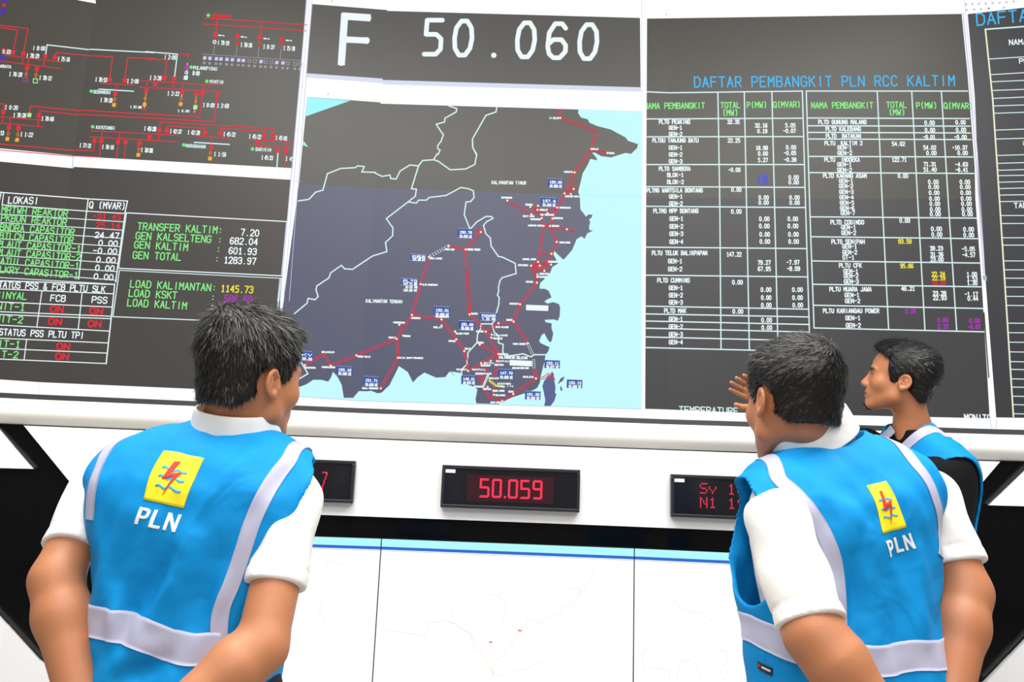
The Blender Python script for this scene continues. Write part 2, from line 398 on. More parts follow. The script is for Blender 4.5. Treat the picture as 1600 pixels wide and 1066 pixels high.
DL(d, K_RED, 1.4, 1045, 498, 1470, 522); DL(d, K_RED, 1.4, 1040, 562, 1470, 585); DL(d, K_RED, 1.4, 1393, 515, 1385, 620, 1375, 782); DL(d, K_LINEC, 1.9, 1308, 630, 1296, 780); DL(d, K_RED, 1.3, 1310, 580, 1308, 610); DL(d, K_RED, 1.3, 1105, 505, 1100, 560)
diag_l = ln.build(diagram)
def SQ(cr, col, x, y, s=3.2):
    px, py = cr(x, y); h = s; e = 0.14*h; q = 0.06*h
    sy.poly([(px-h+e, py-h-q), (px+h+e, py-h+q), (px+h-e, py+h+q), (px-h-e, py+h-q)], col)
def BX(cr, col, x, y, s=3.2):
    px, py = cr(x, y); h = s
    sy.line([(px-h, py-h), (px+h, py-h), (px+h, py+h), (px-h, py+h), (px-h, py-h)], 1.3, col)
def DOT(cr, col, x, y, r=2.8): sy.disc(*cr(x, y), r, col)
def RG(cr, col, x, y, r=2.3, w_=1.2): sy.ring(*cr(x, y), r, w_, col)
for x, y in ((138, 547), (245, 558), (470, 586), (572, 600), (283, 710), (384, 720), (1140, 830), (1298, 836), (1202, 975), (1522, 948)): SQ(a, K_RED, x, y)
for x, y in ((32, 520), (82, 525)): SQ(a, K_RED, x, y, 2.2)
for x, y in ((35, 233), (405, 270), (93, 393), (192, 402), (983, 533), (1054, 536), (1230, 545), (1308, 549), (1453, 560)): SQ(b, K_RED, x, y)
for x, y in ((680, 348), (905, 362), (1127, 376), (1347, 390), (172, 778), (270, 786), (80, 842)): SQ(c, K_RED, x, y)
for x, y in ((350, 30), (493, 42), (552, 42), (700, 57), (122, 408), (196, 412), (577, 430), (730, 438), (640, 576), (1172, 464), (1255, 468), (1104, 530), (1306, 612), (1387, 619), (22, 475)): SQ(d, K_RED, x, y)
for cr, x, y in ((a, 272, 772), (a, 374, 783), (b, 1195, 102), (b, 87, 458), (b, 185, 466), (b, 1447, 622), (b, 1513, 92), (d, 340, 93), (d, 486, 120), (d, 632, 636)): RG(cr, K_OR2, x, y)
for cr, x, y in ((b, 1187, 160), (b, 1505, 155), (b, 76, 514), (b, 178, 524), (b, 1440, 680), (d, 335, 145), (d, 628, 690)): SQ(cr, K_ORANGE, x, y, 2.9)
BX(a, K_MAG, 265, 828); BX(a, K_PALE, 368, 842); SQ(b, K_PALE, 305, 266, 3.2); SQ(d, K_PALE, 481, 177, 3.2); SQ(c, K_LINEC, 386, 778, 3.2); SQ(c, K_MAG, 398, 672, 3.2)
SQ(a, K_PUR, 32, 118, 4); SQ(a, K_PUR, 22, 605, 3.4); SQ(a, K_PUR, 50, 5, 3.4); DOT(a, K_RED, 40, 55, 2.6)
for x, y in ((900, 436), (1120, 450), (1340, 465)): RG(c, K_RED, x, y)
RG(c, K_TXT, 674, 420, 2.4, 1.6); RG(b, K_RED2, 1502, 206, 2.2, 1.4); RG(d, K_RED2, 473, 222, 2.2, 1.4); RG(c, K_TXT, 392, 726, 2.2, 1.3)
for cr, x, y in ((a, 950, 950), (b, 965, 388), (c, 611, 153), (c, 440, 672), (c, 597, 813), (d, 365, 554), (d, 1053, 594)): DOT(cr, K_GREEN2, x, y)
for i, x in enumerate((575, 628, 692, 738, 798, 852, 915, 962, 1022, 1077, 1138, 1185, 1243, 1297, 1358, 1407, 1480, 1530)):
    y = 580+(x-575)*0.064
    if i in (8, 9, 11, 12, 15, 16, 17): BX(c, K_GREY, x, y+2, 2.3)
    else: SQ(c, K_LAV, x, y, 2.6)
    DOT(c, K_GREY, x-4, y+50, 2.4)
sy.build(diagram)
def T(cr, col, s, x0, y0, x1, y1, cap, w_=1.1): tx.text(s, *cr(x0, y0), *cr(x1, y1), cap, w_, col)
T(a, K_TXT, 'ARAYA', 0, 702, 112, 710, 4.2); T(a, K_LINEC, 'SEBANGAU', 972, 970, 1145, 978, 4.6); T(b, K_LINEC, 'KAYUTANGI', 1000, 408, 1195, 418, 4.8)
T(c, K_LINEC, 'PULANGPISAU', 462, 692, 695, 704, 4.8); T(c, K_LINEC, 'MINTIN', 628, 830, 755, 838, 4.8); T(d, K_LINEC, 'MARABAHAN', 385, 575, 580, 587, 4.8); T(d, K_LINEC, 'BARIKIN', 1085, 612, 1235, 620, 4.8)
T(c, K_RED, 'ASAMASAM', 645, 165, 830, 175, 3.2, 1.5)
for x, y in ((712, 358), (937, 373), (1165, 390), (1388, 408)): T(c, K_TXT, 'MW-A', x, y, x+58, y+4, 1.6, 0.9)
vals = [(a, 'I 8:00', 342, 520, 465, 525), (a, 'I 78:29', 275, 598, 402, 604), (a, 'I 75:16', 600, 632, 722, 640), (a, '0.03', 28, 556, 105, 562), (a, '1 76:28', 95, 790, 225, 798), (a, '1 78:12', 408, 828, 532, 836),
        (a, '1 78:53', 992, 846, 1108, 854), (a, '1 2:08', 1322, 862, 1438, 868), (b, '1 78:20', 1045, 126, 1165, 134), (b, '1 0:20', 50, 202, 180, 210), (b, '1 78:28', 138, 284, 265, 290), (b, '1 78:66', 432, 320, 556, 328), (b, '7:53', -30, 470, 35, 474), (b, '1 1:22', 212, 484, 338, 492),
        (b, '1 77:31', 828, 600, 945, 606), (b, '1 70:16', 1062, 616, 1180, 622), (b, '1 76:31', 1468, 648, 1590, 656), (b, '1 45:28', 1500, 424, 1620, 430),
        (c, 'I 79:19', 705, 445, 815, 452), (c, '1 78:36', 935, 466, 1045, 473), (c, '1 8:37', 1160, 485, 1270, 492), (c, '1 75:78', 1363, 500, 1473, 508), (c, 'I 2:09', 172, 590, 282, 596), (c, '1 3:28', 25, 796, 138, 802), (c, '8:00', 455, 750, 520, 754), (c, '1 2:22', 202, 952, 316, 958),
        (d, '1 8:09', 558, 172, 668, 178), (d, '1 2:68', 700, 178, 812, 184), (d, '45:28', 5, 412, 85, 416), (d, '1 42:37', 228, 434, 340, 442), (d, '1 42:28', 405, 446, 522, 452), (d, '1 45:22', 762, 464, 878, 470), (d, '1 45:22', 1018, 486, 1135, 494), (d, '1 45:81', 1285, 500, 1398, 508), (d, '1 1:56', 668, 664, 785, 670), (d, '1 45:23', 1142, 698, 1252, 704), (d, '1 45', 1385, 710, 1458, 714), (d, '1:37', -20, 625, 50, 630)]
for cr, s, x0, y0, x1, y1 in vals:
    T(cr, K_TXT, s, x0, y0, x1, y1, 6.0, 1.15)
for cr, s, x0, y0, x1, y1 in ((b, '1 27.98', 1355, 190, 1470, 196), (d, '1 0.00', 305, 222, 418, 226)): T(cr, K_TXT, s, x0, y0, x1, y1, 3.2, 1.0)
tx.build(diagram)

# ------------------------------------------------------------------ reactor and load table window (lower left)
w = Sheet('load_table_window', L0)
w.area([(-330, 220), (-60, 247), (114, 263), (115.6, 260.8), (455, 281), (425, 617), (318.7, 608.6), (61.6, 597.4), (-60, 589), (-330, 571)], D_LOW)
loads = w.build(video_wall)
q = crop(0, 280, 3.1357)
ln = Sheet('table_lines', L1); tx = Sheet('table_lettering', L2)
DL(q, K_TXT, 1.7, -40, 60, 18, 66, 432, 97, 625, 107, 612, 165); DL(q, K_TXT, 1.5, 18, 66, 10, 126, 425, 157, 608, 168); DL(q, K_TXT, 1.5, 6, 64, -8, 130)
DL(q, K_TXT, 1.7, 432, 97, 418, 210, 402, 350, 385, 490)
for y0, y1 in ((172, 209), (214, 250), (254, 290), (294, 331), (335, 371), (376, 412), (415, 453), (452, 495), (484, 515)):
    xr = 610-(y1-165)*0.142
    DL(q, K_LINEC, 1.3, -40, y0-4, xr, y1)
DL(q, K_TXT, 1.9, 614, 165, 575, 440, 567, 505); DL(q, K_TXT, 1.9, 562, 515, 545, 680, 520, 905); DL(q, K_TXT, 1.7, -40, 497, 562, 516)
for y0, y1 in ((538, 562), (602, 627), (650, 672), (664, 684), (715, 745), (780, 803), (830, 853), (882, 904)):
    DL(q, K_TXT, 1.5, -40, y0-2, 556-(y1-560)*0.104, y1)
DL(q, K_TXT, 1.5, 205, 551, 180, 726); DL(q, K_TXT, 1.5, 402, 560, 383, 738); DL(q, K_TXT, 1.5, 130, 790, 118, 885)
DL(q, K_TXT, 1.6, 620, 165, 1405, 208, 1380, 474, 583, 437); DL(q, K_LINEC, 1.3, 620, 165, 590, 372, 582, 437)
DL(q, K_LINEC, 1.3, 585, 447, 1376, 486); DL(q, K_LINEC, 1.6, 585, 447, 553, 674, 1000, 692, 1352, 708, 1378, 486); DL(q, K_LINEC, 1.2, 1372, 486, 1360, 600)
ln.build(loads)
for col, s, x0, y0, x1, y1, cap in (
    (K_TXT, 'LOKASI', 40, 118, 185, 122, 10), (K_TXT, 'Q (MVAR)', 437, 141, 612, 148, 9.6), (K_GREEN, 'MRTWH REAKTOR', 8, 163, 328, 184, 9.6), (K_RED, '-31.45', 453, 194, 590, 199, 8.2),
    (K_GREEN, 'PKBUN REAKTOR', 5, 204, 323, 227, 9.6), (K_RED, '25.14', 470, 237, 585, 242, 8.2), (K_GREEN, 'BNDRA CAPASITOR', 0, 249, 361, 275, 9.6), (K_TXT, '24.47', 465, 286, 580, 290, 8.2),
    (K_GREEN, 'BTLCN CAPASITOR', -2, 291, 356, 315, 9.6), (K_TXT, '0.00', 483, 325, 573, 329, 8.2), (K_GREEN, 'PLAUT CAPASITOR-1', -14, 331, 392, 357, 9.6), (K_TXT, '-0.00', 455, 363, 570, 368, 8.2),
    (K_GREEN, 'PLAUT CAPASITOR-2', -16, 372, 390, 398, 9.6), (K_TXT, '0.00', 472, 407, 563, 411, 8.2), (K_GREEN, 'SATUI CAPASITOR-1', -22, 413, 384, 441, 9.6), (K_TXT, '0.00', 467, 447, 557, 451, 8.2),
    (K_GREEN, 'BLKRY CAPASITOR-1', -25, 455, 379, 487, 9.6), (K_TXT, '0.00', 460, 489, 552, 494, 8.2), (K_TXT, 'STATUS PSS & FCB PLTU SLK', -28, 529, 512, 555, 9.2), (K_GREEN, 'SINYAL', -22, 583, 127, 590, 10),
    (K_TXT, 'FCB', 247, 597, 318, 600, 9.4), (K_TXT, 'PSS', 450, 605, 522, 609, 9.4), (K_GREEN, 'UNIT-1', -42, 636, 118, 644, 10), (K_GREEN, 'UNIT-2', -52, 698, 108, 706, 10),
    (K_TXT, 'STATUS PSS PLTU TPI', -4, 763, 408, 781, 9.4), (K_GREEN, 'UNIT-1', -66, 818, 95, 826, 10), (K_GREEN, 'UNIT-2', -76, 869, 85, 877, 10),
    (K_GREEN, 'TRANSFER KALTIM:', 674, 247, 1088, 267, 10.6), (K_TXT, '7.20', 1180, 275, 1266, 280, 9.6), (K_GREEN, 'GEN KALSELTENG :', 665, 293, 1085, 314, 10.6), (K_TXT, '682.04', 1127, 317, 1260, 323, 9.6),
    (K_GREEN, 'GEN KALTIM     :', 658, 337, 1078, 360, 10.6), (K_TXT, '601.93', 1121, 365, 1254, 371, 9.6), (K_GREEN, 'GEN TOTAL      :', 651, 388, 1071, 407, 10.6), (K_TXT, '1283.97', 1098, 411, 1251, 418, 9.6),
    (K_GREEN, 'LOAD KALIMANTAN:', 638, 529, 1057, 549, 10.6), (K_YEL, '1145.73', 1083, 551, 1237, 558, 10), (K_GREEN, 'LOAD KSKT      :', 631, 574, 1051, 596, 10.6), (K_MAG, '586.68', 1098, 600, 1232, 606, 10), (K_GREEN, 'LOAD KALTIM    :', 624, 621, 1046, 645, 10.6)):
    T(q, col, s, x0, y0, x1, y1, cap, 1.75)
for x, y in ((247, 650), (440, 660), (238, 711), (432, 722), (278, 833), (272, 882)): T(q, K_RED, 'ON', x, y, x+60, y+3, 9, 2.6)
tx.build(loads)

# ------------------------------------------------------------------ frequency window (upper middle)
w = Sheet('frequency_window', L0)
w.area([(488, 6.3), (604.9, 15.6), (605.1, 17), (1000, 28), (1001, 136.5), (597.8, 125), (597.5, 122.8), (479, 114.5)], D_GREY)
freq = w.build(video_wall)
w = Sheet('task_strip', L0); w.area([(479, 114.5), (597.5, 122.8), (597.8, 125), (1001, 136.5), (1002, 143.5), (597.2, 132), (596.9, 130), (477.5, 121)], K_LILAC); w.build(freq)
t3 = crop(460, 0, 2.857)
tx = Sheet('frequency_lettering', L2)
tx.line([t3(210, 279), t3(224, 72), t3(328, 79)], 11.2, K_TXT); tx.line([t3(217, 176), t3(321, 181)], 9.6, K_TXT)
for p in ((210, 279), (224, 72), (328, 79), (321, 181)): tx.disc(*t3(*p), 5.3, K_TXT, 0.0001, 16)
def big(ch, x, y0):
    for st in FONT[ch]:
        p = [t3(x+gx/4*80+(gy/6)*8, y0-gy/6*152) for gx, gy in st]
        if len(p) == 1: tx.disc(*p[0], 4, K_TXT, 0.0001, 14)
        else:
            tx.line(p, 7.2, K_TXT, caps=False)
            for g in p: tx.disc(*g, 3.55, K_TXT, 0.0001, 12)
FONT['o'] = [[(1.2, 0), (0.25, 1.2), (0.05, 3), (0.35, 4.8), (1.4, 6), (2.7, 6), (3.7, 4.8), (3.95, 3), (3.6, 1.2), (2.6, 0), (1.2, 0)]]
big('5', 577, 242); big('o', 710, 246); tx.disc(*t3(890, 247), 4.2, K_TXT, 0, 14); big('o', 990, 254); big('6', 1128, 258); big('o', 1268, 262)
tx.build(freq)

# ------------------------------------------------------------------ route map window (middle)
w = Sheet('map_window', L0)
HS = lambda x: ypx(Z_SCREEN+0.975, x)
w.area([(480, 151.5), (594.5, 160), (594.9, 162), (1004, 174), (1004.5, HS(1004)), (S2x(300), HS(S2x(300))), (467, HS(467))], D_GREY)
w.area([(467, HS(467)), (S2x(300), HS(S2x(300))), (1004.5, HS(1004)), (1003, 639.6), (700, 631), (563, 626.8), (424, 617)], D_NAVY)  # bluer lower half: viewing-angle change put into the screen colour
gmap = w.build(video_wall)
m4, m5, m6, n1, n2, n3 = crop(460, 220, 2.4233), crop(700, 140, 3.5533), crop(700, 420, 4.4406), crop(700, 460, 5.9227), crop(780, 270, 5.925), crop(460, 480, 6.1538)
def P(cr, *p): return [cr(x, y) for x, y in zip(p[0::2], p[1::2])]
sea = Sheet('sea_area', L1)
coast = P(m5, 725, 108, 722, 130, 738, 155, 775, 165, 787, 185, 830, 203, 905, 222, 937, 240, 985, 265, 1000, 285, 1055, 303, 1050, 325, 1017, 357, 985, 352, 905, 377, 850, 370, 815, 350, 800, 350, 822, 376, 830, 393, 790, 385, 775, 420, 748, 465, 730, 540, 723, 570, 732, 590, 735, 665, 755, 690, 766, 706, 780, 693, 802, 695, 798, 710, 783, 722, 790, 735, 783, 760, 785, 780, 805, 783, 772, 800, 758, 830, 742, 815, 715, 830, 690, 890, 645, 942, 637, 942, 590, 897, 585, 915, 612, 966, 580, 985, 566, 1020, 530, 1062)
coast += P(m6, 700, 35, 665, 75, 640, 100, 634, 138, 675, 140, 700, 155, 718, 200, 690, 212, 668, 228, 690, 242, 730, 232, 770, 245, 778, 270, 775, 330, 762, 362, 735, 352, 672, 355, 675, 370, 720, 380, 718, 410, 730, 450, 720, 500, 707, 512, 690, 490, 668, 448, 650, 460, 633, 500, 640, 515, 705, 545, 695, 575, 678, 595, 668, 650, 655, 700, 642, 750, 638, 790, 620, 825)
coast += P(n1, 800, 882, 715, 915, 600, 952, 505, 995, 470, 1018, 262, 1010, 255, 970, 272, 880, 245, 858, 150, 825, 120, 772, 135, 735, 115, 730, 60, 750, 22, 715)
coast += P(n3, 1600, 632, 1535, 657, 1492, 620, 1450, 674, 1360, 678, 1250, 630, 1185, 675, 1140, 725, 1090, 625, 1005, 567, 990, 600, 915, 750, 840, 822, 800, 830, 740, 805, 700, 810, 620, 808, 565, 873, 475, 873, 455, 750, 420, 680, 372, 622, 350, 680, 325, 717, 260, 700, 180, 700, 120, 740, 60, 765, 30, 767, -60, 775)
coast += [(424, 616.5), (563, 626.4), (700, 630.6), (1003, 639.2), (1004.5, 400), (1004, 174.2)]
sea.area(coast, K_SEA)
sea.area([(480, 151.8), (547.5, 157.3), (477.5, 182)], K_SEA_TOP); sea.area(P(t3, 40, 628, 62, 657, 38, 648), K_SEA_TOP)
sea.line([(905, HS(905)), (1004, HS(1004))], 0.8, K_SEA_TOP, 0.0003)
sea.area(P(n1, 890, 800, 920, 765, 950, 745, 962, 712, 978, 735, 985, 800, 995, 860, 990, 915, 1004, 922, 985, 985, 950, 1034, 890, 1033, 900, 980, 885, 900, 873, 850), D_BLUE, 0.0003)
sea.area(P(n1, 1078, 760, 1072, 785, 1050, 815, 1015, 832, 1040, 780), D_BLUE, 0.0003); sea.area(P(n1, 1038, 845, 1055, 865, 1058, 893, 1040, 890), D_BLUE, 0.0003)
sea.build(gmap)
bd = Sheet('border_lines', L2)
B = lambda *p: bd.line(p[0], 2.0, K_LINEC)
B(P(t3, 690, 473, 725, 485, 722, 500, 672, 528, 670, 545, 633, 555, 655, 588, 665, 602, 655, 630, 640, 650, 640, 665, 650, 670, 642, 690)+P(m4, 540, 50, 527, 72))
B(P(m4, 527, 72, 485, 75, 470, 95, 437, 92, 400, 115, 385, 145, 365, 143, 362, 130, 332, 135, 305, 122)); B(P(m4, 307, 120, 255, 118, 265, 98, 240, 95, 230, 102, 175, 105, 125, 125, 108, 187, 80, 195, 55, 222, 15, 228))
B(P(m4, 527, 72, 545, 78, 590, 110, 648, 107, 683, 90, 690, 55, 675, 25, 674, 0)); B(P(t3, 905, 475, 900, 500, 855, 515, 795, 620, 797, 660, 814, 690))
B(P(m4, 470, 95, 443, 182, 462, 183, 458, 210, 430, 232, 348, 295, 373, 330, 372, 360, 345, 385, 350, 420, 295, 437, 220, 487, 190, 485, 178, 472, 138, 500, 130, 520, 85, 550, 82, 565, 90, 590, 78, 602, 52, 597, 48, 615, 0, 655))
B(P(m4, 430, 232, 462, 236, 470, 225, 500, 225, 510, 215, 575, 207, 610, 188, 630, 177, 660, 182, 678, 190, 680, 215, 668, 230, 650, 232, 643, 280, 655, 310, 665, 335))
B(P(m5, 123, 775, 160, 735, 210, 705, 240, 705, 250, 715, 213, 735, 197, 755, 210, 800, 235, 825, 240, 870, 280, 927, 300, 930, 373, 965, 378, 1022, 300, 1045)+P(m6, 360, 85, 350, 130, 352, 155, 343, 183, 355, 200, 353, 245, 335, 310, 328, 355, 305, 383, 230, 383, 225, 420, 205, 455, 200, 515, 140, 580, 130, 665, 95, 700, 93, 745))
B(P(m6, 305, 383, 320, 440, 350, 465, 350, 515, 383, 525, 380, 575, 390, 600, 420, 605, 480, 598, 520, 590, 575, 612, 600, 597, 690, 597)); B(P(n3, 65, 530, 130, 640, 30, 700, 20, 745))
bd.build(gmap)
ro = Sheet('route_lines', L3)
def RT(cr, *p):
    pts = P(cr, *p)
    for (x0, y0), (x1, y1) in zip(pts[:-1], pts[1:]):
        l = math.hypot(x1-x0, y1-y0); nx, ny = -(y1-y0)/l*1.55, (x1-x0)/l*1.55
        for s in (-1, 1): ro.line([(x0+nx*s, y0+ny*s), (x1+nx*s, y1+ny*s)], 1.35, K_RED2)
def DASH(cr, x0, y0, x1, y1, n=9):
    (ax, ay), (bx, by) = cr(x0, y0), cr(x1, y1); l = math.hypot(bx-ax, by-ay); nx, ny = -(by-ay)/l*1.6, (bx-ax)/l*1.6
    for s in (-1, 1):
        for i in range(n):
            t, u = (i+0.1)/n, (i+0.7)/n
            ro.line([(ax+(bx-ax)*t+nx*s, ay+(by-ay)*t+ny*s), (ax+(bx-ax)*u+nx*s, ay+(by-ay)*u+ny*s)], 1.2, K_LINEC, caps=False)
RT(m5, 617, 108, 624, 158, 822, 230, 797, 330, 703, 460, 647, 577, 607, 655, 580, 716, 566, 758, 604, 846, 574, 912, 540, 965); RT(m5, 797, 330, 885, 352); RT(m5, 647, 577, 698, 552)
RT(m5, 330, 616, 463, 693, 497, 668, 520, 714, 531, 757, 566, 758); RT(m5, 457, 652, 497, 668, 500, 645); RT(m5, 497, 668, 552, 687, 607, 655); RT(m5, 566, 758, 660, 776)
RT(m5, 531, 757, 500, 957, 462, 978, 495, 1066); RT(m5, 500, 957, 572, 972, 462, 978, 535, 1007)
RT(m6, 590, 0, 617, 97, 500, 247, 455, 367, 350, 379, 262, 437, 350, 593); RT(m6, 455, 367, 553, 517); RT(m6, 130, 0, 150, 317, 262, 437); RT(m6, 350, 593, 220, 527); RT(m6, 350, 593, 230, 655, 165, 700)
RT(m6, 350, 593, 330, 715, 318, 770); RT(m6, 230, 655, 280, 720); RT(m6, 605, 695, 610, 762, 453, 870, 377, 918, 285, 893, 245, 820, 205, 730); RT(m6, 610, 762, 660, 760, 700, 730); RT(m6, 700, 730, 738, 772); RT(m6, 200, 730, 270, 770); RT(m6, 318, 875, 320, 820)
RT(m4, 705, 345, 648, 412, 665, 657); RT(m4, 648, 412, 585, 398); RT(m4, 510, 440, 478, 543, 445, 660, 557, 677, 613, 752, 645, 797, 660, 873); RT(m4, 445, 660, 387, 750, 392, 822, 327, 938); RT(m4, 387, 750, 235, 813, 137, 852, 112, 808, 40, 850); RT(m4, 397, 697, 412, 705)
DASH(m4, 585, 398, 510, 440, 8); DASH(n1, 738, 455, 785, 560, 7); DASH(n1, 792, 600, 795, 690, 5)
for p in ((370, 735, 320, 850), (380, 740, 332, 856)): ro.line(P(n1, *p), 1.6, K_LINEC)
ro.line(P(n1, 375, 800, 440, 850, 520, 862), 1.4, K_YEL); ro.line(P(n1, 385, 792, 450, 842, 520, 850), 1.4, K_YEL)
ro.build(gmap)
nd = Sheet('station_dots', L4)
for cr, pts in ((m5, (624, 158, 797, 330, 885, 352, 703, 460, 647, 577, 698, 552, 682, 580, 607, 655, 330, 616, 463, 693, 497, 668, 457, 652, 500, 645, 552, 687, 520, 714, 580, 716, 531, 757, 566, 758, 660, 776, 604, 846, 574, 912, 500, 957, 462, 978, 510, 978, 572, 972, 535, 1007, 497, 1027, 182, 791, 98, 888)),
                (m6, (617, 97, 500, 247, 455, 367, 350, 379, 262, 437, 150, 317, 303, 457, 300, 478, 50, 437, 57, 490, 113, 572, 553, 517, 350, 593, 220, 527, 230, 655, 297, 640, 610, 762, 453, 870, 377, 918, 318, 875, 275, 820, 240, 820, 783, 793, 140, 710)),
                (m4, (585, 398, 510, 440, 478, 543, 445, 660, 557, 677, 557, 700, 397, 697, 412, 738, 387, 750, 392, 822, 327, 938, 235, 813, 137, 852, 108, 800, 40, 850, 608, 722))):
    for x, y in zip(pts[0::2], pts[1::2]): nd.disc(*cr(x, y), 1.75, K_NODE, 0, 8)
nd.build(gmap)
tx = Sheet('map_lettering', L4)
T(m5, K_TXT, 'KALIMANTAN TIMUR', 243, 524, 432, 527, 4.6, 1.15); T(m4, K_TXT, 'KALIMANTAN TENGAH', 271, 612, 407, 615, 4.6, 1.15); T(n1, K_TXT, 'KALIMANTAN SELATAN', 475, 594, 732, 600, 3.8, 1.1)
small = [(m5, 'TJ SELOR', 563, 162, 615), (m5, 'MALOY', 803, 334, 835), (m5, 'KOBEX', 893, 357, 923), (m5, 'SANGATTA', 645, 461, 693), (m5, 'BONTANG KUALA', 652, 597, 730), (m5, 'KOTABANGUN', 297, 604, 354), (m5, 'TENGGARONG', 430, 643, 468), (m5, 'BUKIT BIRU', 417, 707, 478),
         (m5, 'EMBALUT', 511, 672, 553), (m5, 'NEW SAMARINDA', 514, 699, 588), (m5, 'TENGKAWANG', 458, 724, 512), (m5, 'HARAPAN BARU', 446, 759, 522), (m5, 'BUKUAN', 577, 761, 615), (m5, 'SAMBUTAN', 587, 718, 636), (m5, 'MARANGKAYU', 620, 660, 680), (m5, 'SANGA-SANGA', 620, 853, 678), (m5, 'KARANG JOANG', 415, 946, 487),
         (m5, 'KARIANGAU', 390, 979, 443), (m5, 'MANGGARSARI', 557, 960, 610), (m5, 'GUNUNG MALANG', 510, 1027, 560), (m5, 'NEW BALIKPAPAN', 492, 1044, 548), (m5, 'MUARA TEWEH', 112, 893, 178), (m6, 'PETUNG', 542, 96, 588), (m6, 'GROGOT', 428, 248, 490), (m6, 'KUARO', 406, 360, 445), (m6, 'BATU KAJANG', 332, 410, 418), (m6, 'BUNTOK', 162, 317, 205),
         (m6, 'TAMIANG', 195, 440, 245), (m6, 'TANJUNG', 313, 467, 412), (m6, 'PARINGIN', 313, 489, 375), (m6, 'PULANG PISAU', 55, 455, 143), (m6, 'SELAT', 118, 560, 155), (m6, 'KAPUAS', 5, 507, 50), (m6, 'TANAH GROGOT', 450, 527, 540), (m6, 'AMUNTAI', 205, 518, 248), (m6, 'BARIKIN', 360, 598, 415), (m6, 'RANTAU', 335, 647, 420), (m6, 'BENTOK', 325, 672, 385), (m6, 'SEBAMBAN', 228, 676, 292), (m6, 'SATUI', 250, 660, 320),
         (m6, 'BATULICIN', 522, 756, 592), (m6, 'BATULICIN GARDU INDUK', 448, 694, 560), (m6, 'ASAM-ASAM', 293, 933, 365), (m6, 'PELAIHARI', 330, 883, 398), (m6, 'CEMPAKA', 245, 840, 298), (m6, 'BANDARA', 180, 823, 235), (m6, 'TRISAKTI', 58, 705, 132), (m6, 'MANTUIL', 168, 705, 260), (m6, 'SEBERANG', 190, 733, 300), (m6, 'BANJAR', 285, 765, 350), (m6, 'KAYUTANGI', 345, 803, 438), (m6, 'ULIN', 350, 820, 450), (m6, 'SATUI', 420, 858, 455), (m6, 'SUNGAI DANAU', 310, 852, 390),
         (m4, 'MUARA TEWEH', 655, 414, 702), (m4, 'PURUK CAHU', 570, 414, 605), (m4, 'KUALA KURUN', 512, 448, 558), (m4, 'PLTG BANGKANAI', 485, 548, 543), (m4, 'KASONGAN', 443, 674, 476), (m4, 'PALANGKARAYA', 535, 669, 584), (m4, 'SELAT', 527, 709, 560), (m4, 'PARENGGEAN', 375, 691, 417), (m4, 'SAMPIT', 357, 748, 382), (m4, 'TUMBANG', 414, 742, 438), (m4, 'PLTU SAMPITBANGUN', 398, 825, 486), (m4, 'KUALA PEMBUANG', 257, 940, 316), (m4, 'NANGA BULIK', 240, 820, 287), (m4, 'PANGKALANBUN', 104, 860, 153), (m4, 'SUKAMARA', 40, 862, 80), (m4, 'SKUNDUR', 103, 803, 150)]
for cr, s, x0, y, x1 in small: T(cr, K_TXT, s, x0, y, x1, y+1, 2.3, 0.95)
for cr, x, y, x1 in ((m5, 685, 540, 715), (m5, 525, 910, 560), (m5, 672, 779, 703), (m5, 152, 782, 195), (m5, 480, 996, 555)): ro2 = tx.line([cr(x, y), cr(x1, y+1)], 2.2, K_RED)
tx.build(gmap)
lb = Sheet('value_boxes', L4)
for cr, x0, y0, x1, y1, s1, s2 in ((m5, 555, 495, 640, 545, '150.00', '49.988 HZ'), (m5, 515, 600, 605, 650, '157.6', '50.068 HZ'), (m5, 55, 772, 140, 825, '150.76', '50.076 HZ'), (m4, 440, 430, 500, 455, 'KURUN', '151.88 KV'), (m4, 405, 522, 470, 548, 'PLTG', '157.71 MW'), (m4, 528, 628, 590, 664, '150.31', '50.060 HZ'), (m4, 625, 682, 682, 716, '151.00', '50.064 HZ'), (m4, 262, 893, 320, 930, '151.71', '50.063 HZ'), (m4, 160, 855, 220, 888, '150.16', '50.060 HZ'), (m4, 25, 797, 70, 832, 'KV', '50.06'),
                            (m6, 222, 307, 340, 360, 'PADANG', '7.20 MW'), (m6, 80, 363, 185, 427, '151.00', '50.064 HZ'), (m6, 93, 742, 195, 803, '148.21', '49.976 HZ'), (m6, 350, 698, 458, 765, '147.70', '50.098 HZ'), (m6, 535, 850, 643, 910, '151.32', '50.060 HZ'), (m6, 670, 635, 777, 692, '153.11', '50.071 HZ'), (m6, 825, 770, 933, 830, '153.12', '50.069 HZ')):
    q4 = P(cr, x0, y0-2, x1, y0+2, x1-2, y1+2, x0-2, y1-2)
    lb.area(q4, K_BOX, -0.0004)
    n = 9
    for i in range(n):
        for e0, e1 in ((0, 1), (3, 2)):
            (ax, ay), (bx, by) = q4[e0], q4[e1]
            lb.line([(ax+(bx-ax)*(i+0.15)/n, ay+(by-ay)*(i+0.15)/n), (ax+(bx-ax)*(i+0.6)/n, ay+(by-ay)*(i+0.6)/n)], 0.8, K_LILAC, caps=False)
    h = (y1-y0); T_ = lambda s, yy, cap: lb.text(s, *cr(x0+(x1-x0)*0.12, y0+h*yy), *cr(x0+(x1-x0)*0.9, y0+h*yy+2), cap, 1.15, K_TXT)
    T_(s1, 0.5, 3.6); T_(s2, 0.93, 3.6)
T(m4, K_TXT, '10', 0, 0, 1, 1, 1) if False else None
lb.area(P(m6, 542, 250, 697, 256, 695, 294, 541, 288), K_TXT); lb.area(P(m6, 428, 633, 583, 640, 582, 678, 427, 671), K_TXT)
